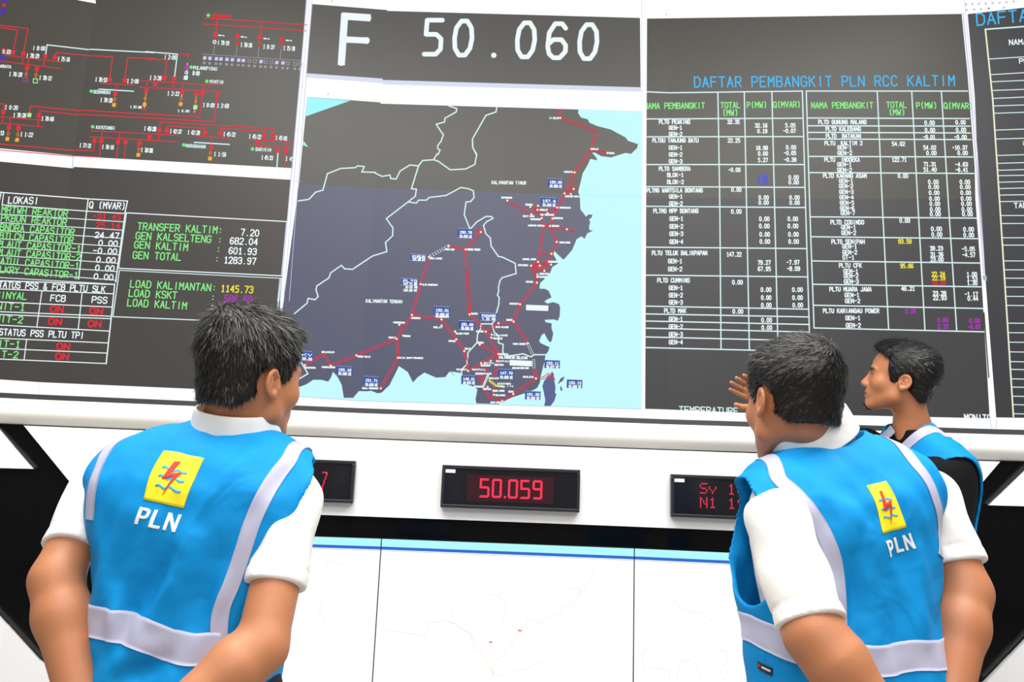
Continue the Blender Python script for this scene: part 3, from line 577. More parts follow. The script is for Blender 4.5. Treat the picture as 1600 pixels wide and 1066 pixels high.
lb.text('10.01 MW', *m4(420, 558), *m4(465, 559), 3.2, 1.1, K_TXT); lb.text('150.88 HZ', *m4(413, 570), *m4(463, 571), 3.2, 1.1, K_TXT)
lb.build(gmap)

# ------------------------------------------------------------------ generator list window (right)
w = Sheet('generator_window', L0)
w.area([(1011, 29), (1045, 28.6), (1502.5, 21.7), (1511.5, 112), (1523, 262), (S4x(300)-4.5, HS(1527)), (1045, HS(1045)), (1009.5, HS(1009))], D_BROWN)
w.area([(1009.5, HS(1009)), (1045, HS(1045)), (S4x(300)-4.5, HS(1527)), (1534.5, 450), (1546.5, 654), (1169, 645.5), (1045, 640.2), (1008, 639)], D_CHAR)  # lower half tinted apart, the viewing-angle change painted as a step
gens = w.build(video_wall)
e, f_, g, h, k0 = crop(1000, 130, 5.3296), crop(1250, 130, 5.3296), crop(1000, 320, 3.1357), crop(1250, 320, 2.96), crop(1000, 0, 2.667)
ln = Sheet('table_lines', L1); tx = Sheet('table_lettering', L2)
W_ = 1.95
DL(e, K_LINEC, W_, 58, 72, 245, 80, 1355, 66); DL(e, K_LINEC, W_, 60, 298, 1355, 292); DL(e, K_LINEC, W_, 60, 447, 1357, 445); DL(e, K_LINEC, W_, 60, 678, 1362, 678); DL(e, K_LINEC, W_, 58, 862, 1370, 868); DL(e, K_LINEC, W_, 56, 1026, 1376, 1036)
for y0, y1, x1 in ((208, 215, 819), (345, 354, 823), (497, 512, 827), (535, 550, 828), (570, 587, 829), (605, 624, 830), (648, 667, 831), (700, 720, 832)): DL(g, K_LINEC, W_, 30, y0, x1, y1)
ln.line([e(648, 78), e(655, 430), e(665, 1066), g(397, 706)], W_, K_LINEC); ln.line([e(868, 70), e(888, 1066), g(536, 712)], W_, K_LINEC); ln.line([e(1098, 70), e(1122, 1066), g(675, 660)], W_, K_LINEC); ln.line([e(1352, 66), e(1380, 1066), g(833, 720)], W_, K_LINEC)
for y0, y1, xa, xb in ((66, 66, 50, 1395), (290, 295, 57, 1410), (355, 358, 60, 1416), (410, 415, 62, 1420), (465, 470, 64, 1425), (610, 615, 68, 1438), (745, 752, 74, 1448)): DL(f_, K_LINEC, W_, xa, y0, xb, y1)
for y0, y1, xa, xb in ((56, 62, 48, 815), (148, 157, 53, 821), (260, 270, 57, 830), (368, 380, 60, 838), (465, 480, 63, 846), (570, 588, 65, 852)): DL(h, K_LINEC, W_, xa, y0, xb, y1)
ln.line([f_(52, 66), f_(82, 1066), h(65, 570)], W_, K_LINEC); ln.line([f_(643, 66), f_(688, 1066), h(410, 577)], W_, K_LINEC); ln.line([f_(930, 66), f_(985, 1066), h(578, 582)], W_, K_LINEC); ln.line([f_(1177, 66), f_(1240, 1066), h(725, 585)], W_, K_LINEC)
ln.build(gens)
tx.text('DAFTAR PEMBANGKIT PLN RCC KALTIM', *k0(228, 363), *k0(1310, 357), 15.6, 2.1, K_SKY, 0.66)
GH = 8.6
for cr, s, x0, y0, x1, y1 in ((e, 'NAMA PEMBANGKIT', 36, 213, 537, 209), (e, 'TOTAL', 674, 207, 832, 205), (e, '(MW)', 690, 268, 815, 268), (e, 'P(MW)', 892, 205, 1055, 203), (e, 'Q(MVAR)', 1112, 202, 1335, 200),
                              (f_, 'NAMA PEMBANGKIT', 97, 207, 607, 207), (f_, 'TOTAL', 724, 203, 886, 203), (f_, '(MW)', 742, 265, 874, 265), (f_, 'P(MW)', 972, 208, 1140, 208), (f_, 'Q(MVAR)', 1202, 210, 1438, 212)):
    T(cr, K_GREEN, s, x0, y0, x1, y1, GH, 1.7)
def rows(cr, cap, items):
    for it in items:
        s, x0, y, x1 = it[:4]; col = it[4] if len(it) > 4 else K_TXT
        tx.text(s, *cr(x0, y), *cr(x1, y), cap, 1.5, col)
rows(e, 5.8, [('PLTG PEAKING', 160, 338, 415), ('GEN-1', 243, 387, 348), ('GEN-2', 243, 440, 350), ('PLTGU TANJUNG BATU', 106, 492, 485), ('GEN-1', 243, 553, 350), ('GEN-2', 243, 610, 350), ('GEN-3', 243, 666, 350), ('PLTG SAMBERA', 160, 728, 418), ('BLOK-1', 228, 780, 360), ('BLOK-2', 228, 838, 362),
              ('PLTMG WARTSILA BONTANG', 58, 908, 520), ('GEN-1', 245, 960, 352), ('GEN-2', 245, 1018, 353),
              ('32.35', 730, 338, 828), ('32.16', 960, 368, 1058), ('0.19', 980, 415, 1058), ('5.05', 1212, 367, 1293), ('-0.07', 1195, 413, 1295), ('22.25', 733, 493, 832), ('16.98', 967, 555, 1062), ('0.00', 985, 602, 1063), ('5.27', 985, 655, 1063), ('0.00', 1218, 550, 1298), ('-0.05', 1200, 597, 1298), ('-0.39', 1202, 653, 1300),
              ('-0.06', 737, 737, 835), ('0.00', 985, 795, 1063, K_BLUE), ('0.00', 985, 837, 1063, K_BLUE), ('0.00', 1240, 800, 1320), ('0.00', 1240, 841, 1320), ('0.00', 763, 903, 842), ('0.00', 990, 968, 1070), ('0.00', 990, 1010, 1070), ('0.00', 1247, 968, 1327), ('0.00', 1248, 1011, 1328)])
rows(g, 6.2, [('PLTMG MPP BONTANG', 67, 40, 285), ('GEN-1', 146, 78, 210), ('GEN-2', 146, 116, 210), ('GEN-3', 146, 152, 210), ('GEN-4', 146, 191, 210), ('0.00', 448, 43, 496), ('0.00', 585, 79, 633), ('0.00', 585, 114, 633), ('0.00', 587, 155, 635), ('0.00', 588, 190, 636), ('0.00', 725, 79, 773), ('0.00', 725, 114, 774), ('0.00', 728, 155, 776), ('0.00', 729, 190, 777),
              ('PLTU TELUK BALIKPAPAN', 60, 246, 328), ('GEN-1', 139, 286, 205), ('GEN-2', 139, 325, 205), ('147.22', 426, 253, 496), ('79.27', 578, 293, 639), ('67.95', 579, 324, 640), ('-7.97', 719, 292, 780), ('-8.09', 721, 323, 783),
              ('PLTD CUMMINS', 86, 380, 242), ('GEN-1', 143, 417, 208), ('GEN-2', 143, 453, 208), ('GEN-3', 143, 488, 208), ('0.00', 453, 390, 502), ('0.00', 593, 426, 642), ('0.00', 595, 465, 642), ('0.00', 595, 502, 643), ('0.00', 747, 426, 796), ('0.00', 748, 465, 796), ('0.00', 749, 502, 797),
              ('PLTD MAK', 120, 529, 225), ('0.00', 455, 533, 504), ('GEN-1', 143, 570, 208), ('GEN-2', 143, 607, 208), ('GEN-3', 143, 645, 208), ('GEN-4', 143, 683, 208), ('0.00', 596, 575, 645), ('0.00', 597, 612, 646)])
rows(f_, 5.8, [('PLTD GUNUNG MALANG', 155, 339, 552), ('0.00', 1040, 345, 1120), ('0.00', 1298, 342, 1378), ('PLTD KALEBANG', 217, 397, 505), ('0.00', 1043, 406, 1123), ('0.00', 1302, 404, 1382), ('PLTD  BATAKAN', 218, 455, 505), ('-0.01', 1028, 464, 1125), ('-0.00', 1287, 464, 1387),
               ('PLTU  KALTIM 2', 207, 515, 518), ('GEN-1', 315, 552, 428), ('GEN-2', 315, 597, 432), ('54.02', 768, 521, 872), ('54.02', 1030, 552, 1132), ('0.00', 1055, 597, 1135), ('-10.37', 1270, 552, 1392), ('0.00', 1315, 597, 1395),
               ('PLTU  INDOEKA', 206, 653, 496), ('GEN-1', 313, 692, 427), ('GEN-2', 313, 738, 430), ('122.71', 768, 653, 886), ('71.31', 1032, 690, 1132), ('51.40', 1032, 735, 1136), ('-4.63', 1295, 692, 1396), ('-6.41', 1297, 737, 1397),
               ('PLTD KARANG ASAM', 195, 787, 553), ('0.00', 818, 788, 898), ('GEN-1', 328, 830, 440), ('GEN-2', 328, 873, 440), ('GEN-3', 330, 920, 443), ('GEN-4', 332, 966, 445), ('GEN-5', 335, 1012, 448), ('GEN-6', 337, 1056, 450)]
     +[('0.00', 1070+i*3.2, y, 1152+i*3.2) for i, y in enumerate((838, 880, 928, 977, 1020, 1066))]+[('0.00', 1333+i*3.4, y, 1415+i*3.4) for i, y in enumerate((838, 880, 928, 977, 1020, 1066))])
rows(h, 6.2, [('GEN-7', 190, 47, 253), ('0.00', 603, 52, 650), ('0.00', 752, 52, 798), ('PLTD COGINDO', 143, 90, 295), ('0.00', 462, 82, 508), ('GEN-1', 192, 113, 257), ('GEN-2', 193, 139, 258), ('0.00', 608, 121, 655), ('0.00', 610, 147, 657), ('0.00', 757, 123, 803), ('0.00', 758, 149, 804),
              ('PLTG SENIPAH', 147, 180, 298), ('93.59', 456, 179, 515, K_YEL), ('GEN-1', 197, 202, 262), ('GEN-2', 198, 229, 263), ('ST-1', 198, 253, 250), ('39.23', 603, 211, 660), ('31.36', 605, 239, 662), ('23.00', 605, 262, 663), ('-5.05', 750, 214, 808), ('-4.57', 752, 241, 810),
              ('PLTU CFK', 182, 290, 285), ('95.66', 466, 292, 523, K_YEL), ('GEN-1', 203, 317, 268), ('GEN-2', 204, 338, 269), ('GEN-3', 205, 364, 270), ('22.24', 611, 330, 670, K_YEL), ('22.19', 613, 349, 671, K_YEL), ('51.23', 614, 369, 673, K_RED), ('1.00', 773, 331, 818), ('1.53', 774, 351, 819), ('1.30', 775, 371, 820),
              ('PLTU MUARA JAWA', 138, 400, 330), ('46.21', 470, 397, 530), ('GEN-1', 208, 427, 273), ('GEN-2', 210, 454, 277), ('23.28', 616, 419, 675), ('22.93', 617, 440, 677), ('-1.17', 763, 423, 822), ('0.44', 777, 443, 823),
              ('PLTU KARIANGAU POWER', 108, 500, 365), ('2.37', 488, 501, 535, K_MAG), ('GEN-1', 212, 533, 278), ('GEN-2', 214, 567, 280), ('0.00', 637, 543, 685, K_MAG), ('2.37', 638, 573, 686, K_MAG), ('0.00', 785, 546, 832, K_MAG), ('-9.67', 777, 575, 834, K_MAG)])
tx.text('TEMPERATURE TRAFO', *g(193, 1019), *g(640, 1031), 9.6, 1.7, K_LINEC); tx.text('MONITO', *h(762, 998), *h(884, 1001), 9.6, 1.8, K_TXT)
tx.build(gens)
# white window edges and scroll bar beside and below the list
ed = Sheet('window_edges', L3)
ed.area([(1002, 639), (1008, 639), (1045, 640.2), (1169, 645.5), (1546.5, 654), (1548, 669), (1167, 658), (1045, 655), (1002, 653.8)], K_WHITE)
ed.area([(1003, 30), (1011, 30), (1008, 640), (1002, 640)], K_WHITE)
ed.line([(1002.5, 0), (1004, 330), (1002.5, 653)], 1.0, K_LILAC)
for (p0, p1, p2, p3), wd, col in ((((1504.5, 20), (1514, 112), (1526, 262), (1537, 428)), 1.6, K_LILAC2), (((1507, 0), (1517, 112), (1529, 262), (1539, 428)), 0.9, K_LILAC2)): ed.line([p0, p1, p2, p3], wd, col)
ed.area([(1535, 430), (1541.5, 431), (1542, 439), (1536, 438)], glow('scroll_button', (150, 190, 205)))
ed.line([(1537.5, 489), (1545, 590)], 2.0, glow('scroll_dark', (60, 66, 40)))
ed.line([(1547, 655), (1549, 670)], 0.9, K_LILAC2); ed.line([(1556, 655), (1557, 671)], 0.9, K_LILAC2)
ed.build(gens)

# ------------------------------------------------------------------ next list window (far right)
w = Sheet('list_window', L0)
w.area([(1512, 22), (1600, 12), (1720, -4), (1880, -26), (1880, 656), (1720, 655), (1556.5, 652.5), (S4x(500)+1.5, 500), (S4x(300)+1.0, 300), (1523, 150)], D_BLK)
lists = w.build(video_wall)
i_, j = crop(1500, 0, 3.23), crop(1520, 320, 2.961)
ln = Sheet('table_lines', L1); tx = Sheet('table_lettering', L2)
K_IV = glow('screen_ivory', (240, 238, 205))
ln.line([i_(128, 148), i_(165, 500), i_(203, 1066), j(188, 981)], 2.4, K_IV); ln.line([i_(128, 148), i_(323, 134), i_(640, 110)], 2.2, K_LINEC)
for xa, y0, y1 in ((148, 298, 287), (155, 377, 367), (158, 413, 406), (162, 457, 451), (165, 497, 490), (167, 535, 530), (170, 572, 567), (177, 657, 652), (180, 702, 698), (187, 785, 781), (190, 825, 821), (192, 860, 856), (194, 887, 885), (197, 920, 917), (199, 952, 949), (201, 985, 983), (203, 1018, 1016)):
    DL(i_, K_LINEC, 1.4, xa, y0, 323, y1); DL(i_, K_LINEC, 1.4, 323, y1, 600, y1-(y0-y1)*1.5)
for n_, y in enumerate((50, 87, 153, 187, 260, 301, 340, 381, 424, 466, 548, 592, 636, 681, 726, 762, 806, 844, 886, 925, 967)):
    DL(j, K_LINEC, 1.4, 122+y*0.068, y, 400, y-1+y*0.006)
ln.build(lists)
T(i_, K_SKY, 'DAFTAR', 87, 128, 395, 101, 18, 2.3); T(i_, K_TXT, 'NAMA', 250, 226, 338, 222, 7.6, 1.6); T(i_, K_TXT, 'PLTD', 301, 319, 390, 313, 6.6, 1.5); T(i_, K_TXT, 'TANJ', 275, 1050, 362, 1048, 7.4, 1.6); T(i_, K_YEL, 'LO', 320, 732, 350, 730, 6, 1.4)
tx.build(lists)
ed = Sheet('window_edges', L3)
K_ICON = glow('tool_icon', (196, 200, 214))
for x, y in ((30, 22), (62, 20), (95, 18), (130, 17), (165, 15), (200, 14), (235, 11), (270, 8), (35, 50), (72, 48), (105, 46), (222, 38)): ed.poly([i_(x-6, y-5), i_(x+6, y-6), i_(x+6, y+5), i_(x-6, y+6)], K_ICON)
ed.disc(*i_(145, 42), 1.5, glow('tool_dot', (90, 80, 90)))
ed.build(lists)
# lilac edges between the left windows and the map
ed = Sheet('window_edges', L3)
for x0, x1, col, wd in ((479.5, 437.5, K_LILAC2, 1.2), (483.5, 443.0, K_LILAC, 1.4), (487.5, 452.0, K_LILAC2, 1.0)): ed.line([(x0, 0), (x1, 470)], wd, col)
ed.line([(114.6, 244), (112.9, 263)], 0.9, K_GREY); ed.line([(61.6, 597), (60.6, 616)], 0.7, K_LILAC)
ed.line([(458, 282.5), (471, 283.3)], 0.7, K_LILAC2)
for cr, pts in ((t3, ((168, 5), (150, 420))), (k0, ((110, 60),))):
    for x, y in pts: ed.disc(*cr(x, y), 0.9, glow('tool_dot', (90, 80, 90)))
for x in range(4, 30): ed.disc(*t3(470+x*11.5, 378+x*0.9), 0.9, K_WHITE)
ed.build(freq)

# ================================================================== LED displays on the fascia
C_CASE = plain('black_case', None, 0.35, 0.5, lin=(0.013, 0.014, 0.019)); C_FACE = plain('smoked_face', None, 0.15, 0.5, lin=(0.006, 0.006, 0.009))
C_LED = glow('led_red', (255, 46, 80), 1.3); C_OFF = plain('led_off', None, 0.5, 0.2, lin=(0.03, 0.004, 0.008)); C_STICK = plain('sticker_white', (235, 240, 235), 0.6); C_STICK2 = plain('sticker_green', (180, 205, 180), 0.6)
class Flat:
    'a panel standing on one bay: u along the wall, v up, w into the room, in metres from its lower left corner'
    def __init__(s, px, bay, off):
        s.n = np.array([*BN[bay], 0.0]); s.u = np.array([-BN[bay][1], BN[bay][0], 0.0]); s.v = np.array([0, 0, 1.0]); s.o = hit(*px, bay, off)
    def p(s, u, v, w=0.0): return s.o + s.u*u + s.v*v + s.n*w
def box_mesh(fl_, u0, v0, u1, v1, w0, w1):
    V = [fl_.p(u, v, w) for w in (w0, w1) for u, v in ((u0, v0), (u1, v0), (u1, v1), (u0, v1))]
    return V, [(4, 5, 6, 7), (3, 2, 1, 0), (0, 1, 5, 4), (1, 2, 6, 5), (2, 3, 7, 6), (3, 0, 4, 7)]
def boxes(name, fl_, items, mat, parent, bevel=0.0):
    V, Fc = [], []
    for it in items:
        v, f = box_mesh(fl_, *it); k = len(V); V += v; Fc += [tuple(i+k for i in q) for q in f]
    o = link(name, mesh_of(name, V, Fc, [mat]), parent)
    if bevel:
        b = o.modifiers.new('soft_edges', 'BEVEL'); b.width = bevel; b.segments = 2
    return o
LED57 = {'S': ('01111', '10000', '10000', '01110', '00001', '00001', '11110'), 'y': ('00000', '00000', '10001', '10001', '01010', '00100', '00100'), 'N': ('10001', '11001', '10101', '10101', '10011', '10001', '10001'),
         '1': ('00100', '01100', '00100', '00100', '00100', '00100', '01110'), '8': ('01110', '10001', '10001', '01110', '10001', '10001', '01110'), '9': ('01110', '10001', '10001', '01111', '00001', '00010', '01100'),
         '0': ('01110', '10001', '10011', '10101', '11001', '10001', '01110'), ':': ('00000', '01100', '01100', '00000', '01100', '01100', '00000'), ' ': ('00000',)*7}
def seven(ch):
    'a numeral on a 9 x 17 grid of lamps, strokes two lamps wide, corners cut'
    seg = {'0': 'abcdef', '5': 'afgcd', '9': 'abcdfg', '.': ''}[ch]; on = set()
    W, H = 9, 17
    if ch == '.': return {(0, 0), (1, 0), (0, 1), (1, 1)}, 2
    for s in seg:
        if s == 'a': on |= {(x, y) for x in range(1, W-1) for y in (H-1, H-2)}
        if s == 'd': on |= {(x, y) for x in range(1, W-1) for y in (0, 1)}
        if s == 'g': on |= {(x, y) for x in range(1, W-1) for y in (8, 9)}
        if s == 'f': on |= {(x, y) for x in (0, 1) for y in range(9, H-1)}
        if s == 'b': on |= {(x, y) for x in (W-1, W-2) for y in range(9, H-1)}
        if s == 'e': on |= {(x, y) for x in (0, 1) for y in range(1, 9)}
        if s == 'c': on |= {(x, y) for x in (W-1, W-2) for y in range(1, 9)}
    if ch == '5': on |= {(0, H-1), (0, 0), (0, 8)}
    return on, W
def led_box(px, bay, label, content):
    root = empty('led_display', tuple(hit(*px, bay, 0.012)), label, 'LED display', 'LED displays on the white fascia')
    fl_ = Flat(px, bay, 0.012); W, H, D = 0.563, 0.170, 0.035
    M = Matrix.Translation(-Vector(root.location))
    boxes('case', fl_, [(0, 0, W, H, 0, D)], C_CASE, root, 0.003)
    t = 0.013
    boxes('bezel', fl_, [(0, 0, W, t, D, D+0.008), (0, H-t, W, H, D, D+0.008), (0, t, t, H-t, D, D+0.008), (W-t, t, W, H-t, D, D+0.008)], C_CASE, root, 0.002)
    boxes('face', fl_, [(t, t, W-t, H-t, D, D+0.002)], C_FACE, root)
    boxes('sticker', fl_, [(0.014, H-0.031, 0.054, H-0.017, D+0.002, D+0.0026)], C_STICK, root)
    dots = []; e = D+0.0022
    def lamp(u, v, s): dots.append((u-s, v-s, u+s, v+s, e, e+0.0012))
    if content == 'frequency':
        pt = 0.00452; u0 = 0.158; v0 = 0.047
        for ch in '50.059':
            on, w_ = seven(ch)
            for x, y in on: lamp(u0+x*pt, v0+y*pt*1.0, pt*0.46)
            boxes('lit_numeral', fl_, dots, C_LED, root); dots = []
            u0 += (w_+ (2 if ch != '.' else 1.5))*pt
        boxes('dark_lamps', fl_, [(0.105+i*0.0135, 0.030, 0.105+i*0.0135+0.0125, 0.135, D+0.002, D+0.0021) for i in range(26)], C_OFF, root)
    elif content == 'times':
        pt = 0.0062
        for row, (s, v0) in enumerate((('Sy 18:00', 0.099), ('N1 19:00', 0.043))):
            for n_, ch in enumerate(s):
                uu = (0.118, 0.1535, 0.18, 0.2285, 0.2665, 0.2985, 0.328, 0.366)[n_]
                for r_, bits in enumerate(LED57[ch]):
                    for c_, bt in enumerate(bits):
                        if bt == '1': lamp(uu+c_*pt, v0+(6-r_)*pt, 0.0021)
                if dots: boxes('lit_numeral', fl_, dots, C_LED, root); dots = []
    else:
        pt = 0.0045
        for x, y in ((0, 16), (1, 16), (2, 16), (3, 16), (4, 16), (4, 15), (4, 14), (4, 13), (3, 12), (3, 11), (3, 10), (3, 15), (2, 9), (2, 8), (2, 7), (2, 6), (1, 5), (1, 4), (1, 3), (1, 2), (1, 1), (1, 0)): lamp(0.433+x*pt, 0.047+y*pt, pt*0.42)
    if dots: boxes('lit_numeral', fl_, dots, C_LED, root)
    for ch in root.children: ch.matrix_parent_inverse = M
    return root
led_box((689.4, 792.2), 2, 'black LED display in the middle of the white fascia reading 50.059 in red', 'frequency')
led_box((1046.6, 807.0), 3, 'black LED display with two red text lines, partly behind the right man', 'times')
led_box((334, 778.5), 1, 'black LED display mostly hidden behind the left man', 'part')

# ================================================================== the row of displays under the black strip
C_BEZ = plain('thin_black_bezel', None, 0.4, 0.4, lin=(0.02, 0.022, 0.026))
K_CY = glow('screen_cyan_strip', (178, 250, 252)); K_BL = glow('screen_blue_strip', (40, 104, 205)); K_BL2 = glow('screen_pale_blue', (150, 190, 240)); K_PAGE = glow('screen_page', (253, 254, 255), 1.1)
K_F1 = glow('faint_line', (243, 232, 208)); K_F2 = glow('faint_yellow', (248, 228, 170)); K_F3 = glow('faint_rose', (225, 150, 140))
Z_LOW = Z_STRIP-0.60
def hit_plane(x, y, p0, n):
    dr = ray(x, y); t = ((p0[0]-EYE[0])*n[0]+(p0[1]-EYE[1])*n[1])/(dr[0]*n[0]+dr[1]*n[1]); return EYE+dr*t
def low_display(pa, ba, pb, bb, label, lines):
    A, Bp = hit(*pa, ba, 0.03), hit(*pb, bb, 0.03); t = (Bp-A)[:2]; L = np.hypot(*t); t = t/L; n = np.array([t[1], -t[0]])
    A2 = A[:2]; root = empty('display_panel', (A2[0], A2[1], Z_LOW), label, 'display', 'display panels below the black strip')
    fl_ = Flat.__new__(Flat); fl_.n = np.array([*n, 0]); fl_.u = np.array([*t, 0]); fl_.v = np.array([0, 0, 1.0]); fl_.o = np.array([A2[0], A2[1], Z_LOW])
    gp = 0.0016; H = Z_STRIP-Z_LOW
    boxes('case', fl_, [(gp*0.4, 0, L-gp*0.4, H, -0.03, -0.001)], C_BEZ, root)
    boxes('screen', fl_, [(gp, 0.004, L-gp, H-0.001, -0.001, 0.0)], K_PAGE, root)
    boxes('title_strip', fl_, [(gp, H-0.031, L-gp, H-0.001, 0, 0.0006)], K_CY, root)
    boxes('blue_strip', fl_, [(gp, H-0.043, L-gp, H-0.031, 0, 0.0006), (gp, H-0.0475, L-gp, H-0.0462, 0, 0.0006)], K_BL, root)
    for col, wd, pts in lines:
        s = Sheet('route_line', 0); V = [hit_plane(x, y, A2+n*0.0008, n) for x, y in pts]
        for a_, b_ in zip(V[:-1], V[1:]):
            dv = b_-a_; l = np.linalg.norm(dv)
            if l < 1e-5: continue
            sd = np.cross(dv/l, fl_.n)*wd*0.0013; k = len(s.v); s.v += [a_-sd, a_+sd, b_+sd, b_-sd]; s.f.append((k, k+1, k+2, k+3))
            if col not in s.m: s.m.append(col)
            s.i.append(s.m.index(col))
        s.build(root)
    M = Matrix.Translation(-Vector(root.location))
    for ch in root.children: ch.matrix_parent_inverse = M
cc, c6, c4 = crop(700, 850, 4.9367), crop(980, 850, 4.936), crop(460, 830, 4.518)
mid = [(K_F1, 1, P(cc, 310, 385, 385, 405, 450, 465, 460, 525, 420, 580, 490, 620, 540, 660, 580, 650, 605, 590, 640, 585, 680, 610, 730, 610, 745, 570, 860, 540, 900, 480, 955, 500, 985, 445, 1020, 380, 1060, 350, 1110, 250, 1135, 195)), (K_F1, 1, P(cc, 385, 405, 450, 370)),
       (K_F2, 1.6, P(cc, 1010, 345, 1020, 380, 1005, 400)), (K_F1, 1, P(cc, 880, 315, 940, 350, 1010, 350)), (K_F1, 1, P(cc, 540, 680, 525, 740, 490, 780, 440, 830, 420, 870, 365, 905, 335, 970, 350, 1010, 415, 1015)), (K_F2, 1.8, P(cc, 335, 965, 350, 1010)),
       (K_F1, 1, P(cc, 0, 592, 60, 620, 100, 660, 180, 695, 205, 765, 195, 795, 265, 850, 290, 890, 310, 960, 340, 980)), (K_F3, 2.6, P(cc, 538, 668, 570, 672)), (K_F3, 2.8, P(cc, 316, 760, 342, 758)), (K_F1, 1, P(cc, 500, 995, 620, 960, 740, 905)),
       (K_F1, 1, P(c4, 620, 715, 720, 710, 830, 728, 925, 740, 945, 650, 1070, 632, 1150, 665, 1245, 725, 1260, 800)), (K_F1, 1, P(c4, 1105, 545, 1118, 615))]
rgt = [(K_F1, 1, P(c6, 300, 510, 375, 435, 410, 495, 500, 525, 600, 535, 630, 590, 670, 590)), (K_F1, 1, P(c6, 170, 795, 125, 820, 110, 890, 135, 965, 230, 960, 310, 975, 330, 1050)), (K_F1, 1, P(c6, 385, 1050, 395, 960, 420, 900, 495, 900, 550, 980, 560, 1035)), (K_F1, 1, P(c6, 700, 815, 770, 835, 765, 920, 705, 985, 760, 1050))]
lft = [(K_F1, 1, P(c4, 220, 260, 222, 230, 260, 210, 340, 245)), (K_F1, 1, P(c4, 195, 505, 175, 580, 210, 630, 205, 680))]
low_display((596.5, 841), 2, (991, 855.5), 2, 'white lower display in the middle with cyan and blue top strip and faint map', mid)
low_display((991.5, 855.5), 2, (1392, 870), 3, 'white lower display with blue top strip, partly behind the right man', rgt)
low_display((197, 824), 1, (596, 841), 2, 'white lower display with blue top strip, mostly behind the left man', lft)

# ================================================================== people: implicit surfaces turned into single continuous meshes
A3 = lambda *v: np.array(v, np.float64)
def unit(v): v = np.asarray(v, float); return v/np.linalg.norm(v)
def smin(a, b, k):
    h = np.clip(0.5+0.5*(b-a)/k, 0, 1); return b+(a-b)*h-k*h*(1-h)
def smax(a, b, k): return -smin(-a, -b, k)
def cone(p, a, b, ra, rb):
    a, b = np.asarray(a, float), np.asarray(b, float); ab = b-a
    t = np.clip(((p-a)@ab)/(ab@ab), 0, 1)
    q = p-a-t[:, None]*ab
    return np.sqrt((q*q).sum(1))-(ra+(rb-ra)*t)
def chain(p, pts, rad, k=0.02):
    d = None
    for i in range(len(pts)-1):
        c = cone(p, pts[i], pts[i+1], rad[i], rad[i+1]); d = c if d is None else smin(d, c, k)
    return d
def ell(p, c, r, M=None):
    q = p-np.asarray(c, float)
    if M is not None: q = q@np.asarray(M).T
    r = np.asarray(r, float); s = q/r
    k0 = np.sqrt((s*s).sum(1)); k1 = np.sqrt(((s/r)**2).sum(1))+1e-9
    return k0*(k0-1)/k1
def polygonize(f, lo, hi, h, block=8):
    'surface nets over the blocks the surface passes through'
    lo = np.asarray(lo, float); n = np.ceil((np.asarray(hi)-lo)/(h*block)).astype(int)
    gi = np.stack(np.meshgrid(*[np.arange(k) for k in n], indexing='ij'), -1).reshape(-1, 3)
    cen = lo+(gi+0.5)*h*block
    d = f(cen); act = gi[np.abs(d) < h*block*1.35]
    m = block+1
    loc = np.stack(np.meshgrid(*[np.arange(m)]*3, indexing='ij'), -1).reshape(-1, 3)
    N = (n*block+2).astype(np.int64)
    vid, vpos, quads = [], [], []
    cell = np.stack(np.meshgrid(*[np.arange(block)]*3, indexing='ij'), -1).reshape(-1, 3)
    off = np.array([[i, j, k] for i in (0, 1) for j in (0, 1) for k in (0, 1)])
    edges = [(a, b) for a in range(8) for b in range(8) if a < b and np.abs(off[a]-off[b]).sum() == 1]
    code = lambda ijk: (ijk[..., 0].astype(np.int64)*N[1]+ijk[..., 1])*N[2]+ijk[..., 2]
    for s in range(0, len(act), 400):
        B = act[s:s+400]
        P = lo+(B[:, None, :]*block+loc[None])*h
        D = f(P.reshape(-1, 3)).reshape(len(B), m, m, m)
        C = np.stack([D[:, o[0]:o[0]+block, o[1]:o[1]+block, o[2]:o[2]+block] for o in off], -1).reshape(len(B), -1, 8)
        neg = C < 0; mix = neg.any(-1) & ~neg.all(-1)
        bi, ci = np.nonzero(mix)
        if not len(bi): continue
        V = C[bi, ci]; acc = np.zeros((len(bi), 3)); cnt = np.zeros(len(bi))
        for a, b in edges:
            x = (V[:, a] < 0) != (V[:, b] < 0)
            t = np.where(x, V[:, a]/np.where(x, V[:, a]-V[:, b], 1), 0)
            acc += np.where(x[:, None], off[a]+(off[b]-off[a])*t[:, None], 0); cnt += x
        G = B[bi]*block+cell[ci]
        vid.append(code(G)); vpos.append(lo+(G+acc/cnt[:, None])*h)
        for ax in range(3):
            b, c = (ax+1) % 3, (ax+2) % 3
            o1 = 4 >> ax
            x = (V[:, 0] < 0) != (V[:, o1] < 0)
            g = G[x]; fl_ = V[x, 0] < 0
            eb, ec = np.eye(3, dtype=int)[b], np.eye(3, dtype=int)[c]
            q = np.stack([code(g), code(g-eb), code(g-eb-ec), code(g-ec)], 1)
            q[~fl_] = q[~fl_][:, ::-1]
            quads.append(q)
    vid = np.concatenate(vid); vpos = np.concatenate(vpos); quads = np.concatenate(quads)
    o = np.argsort(vid); vs = vid[o]
    i = np.searchsorted(vs, quads); i = np.clip(i, 0, len(vs)-1)
    ok = (vs[i] == quads).all(1)
    return vpos[o], i[ok]
def relax(v, f, it=1, lam=0.5):
    e = np.concatenate([f[:, [0, 1]], f[:, [1, 2]], f[:, [2, 3]], f[:, [3, 0]]]); e = np.concatenate([e, e[:, ::-1]])
    cnt = np.bincount(e[:, 0], minlength=len(v))[:, None].clip(1)
    for _ in range(it):
        acc = np.stack([np.bincount(e[:, 0], weights=v[e[:, 1], k], minlength=len(v)) for k in range(3)], 1)
        v = v+(acc/cnt-v)*lam
    return v
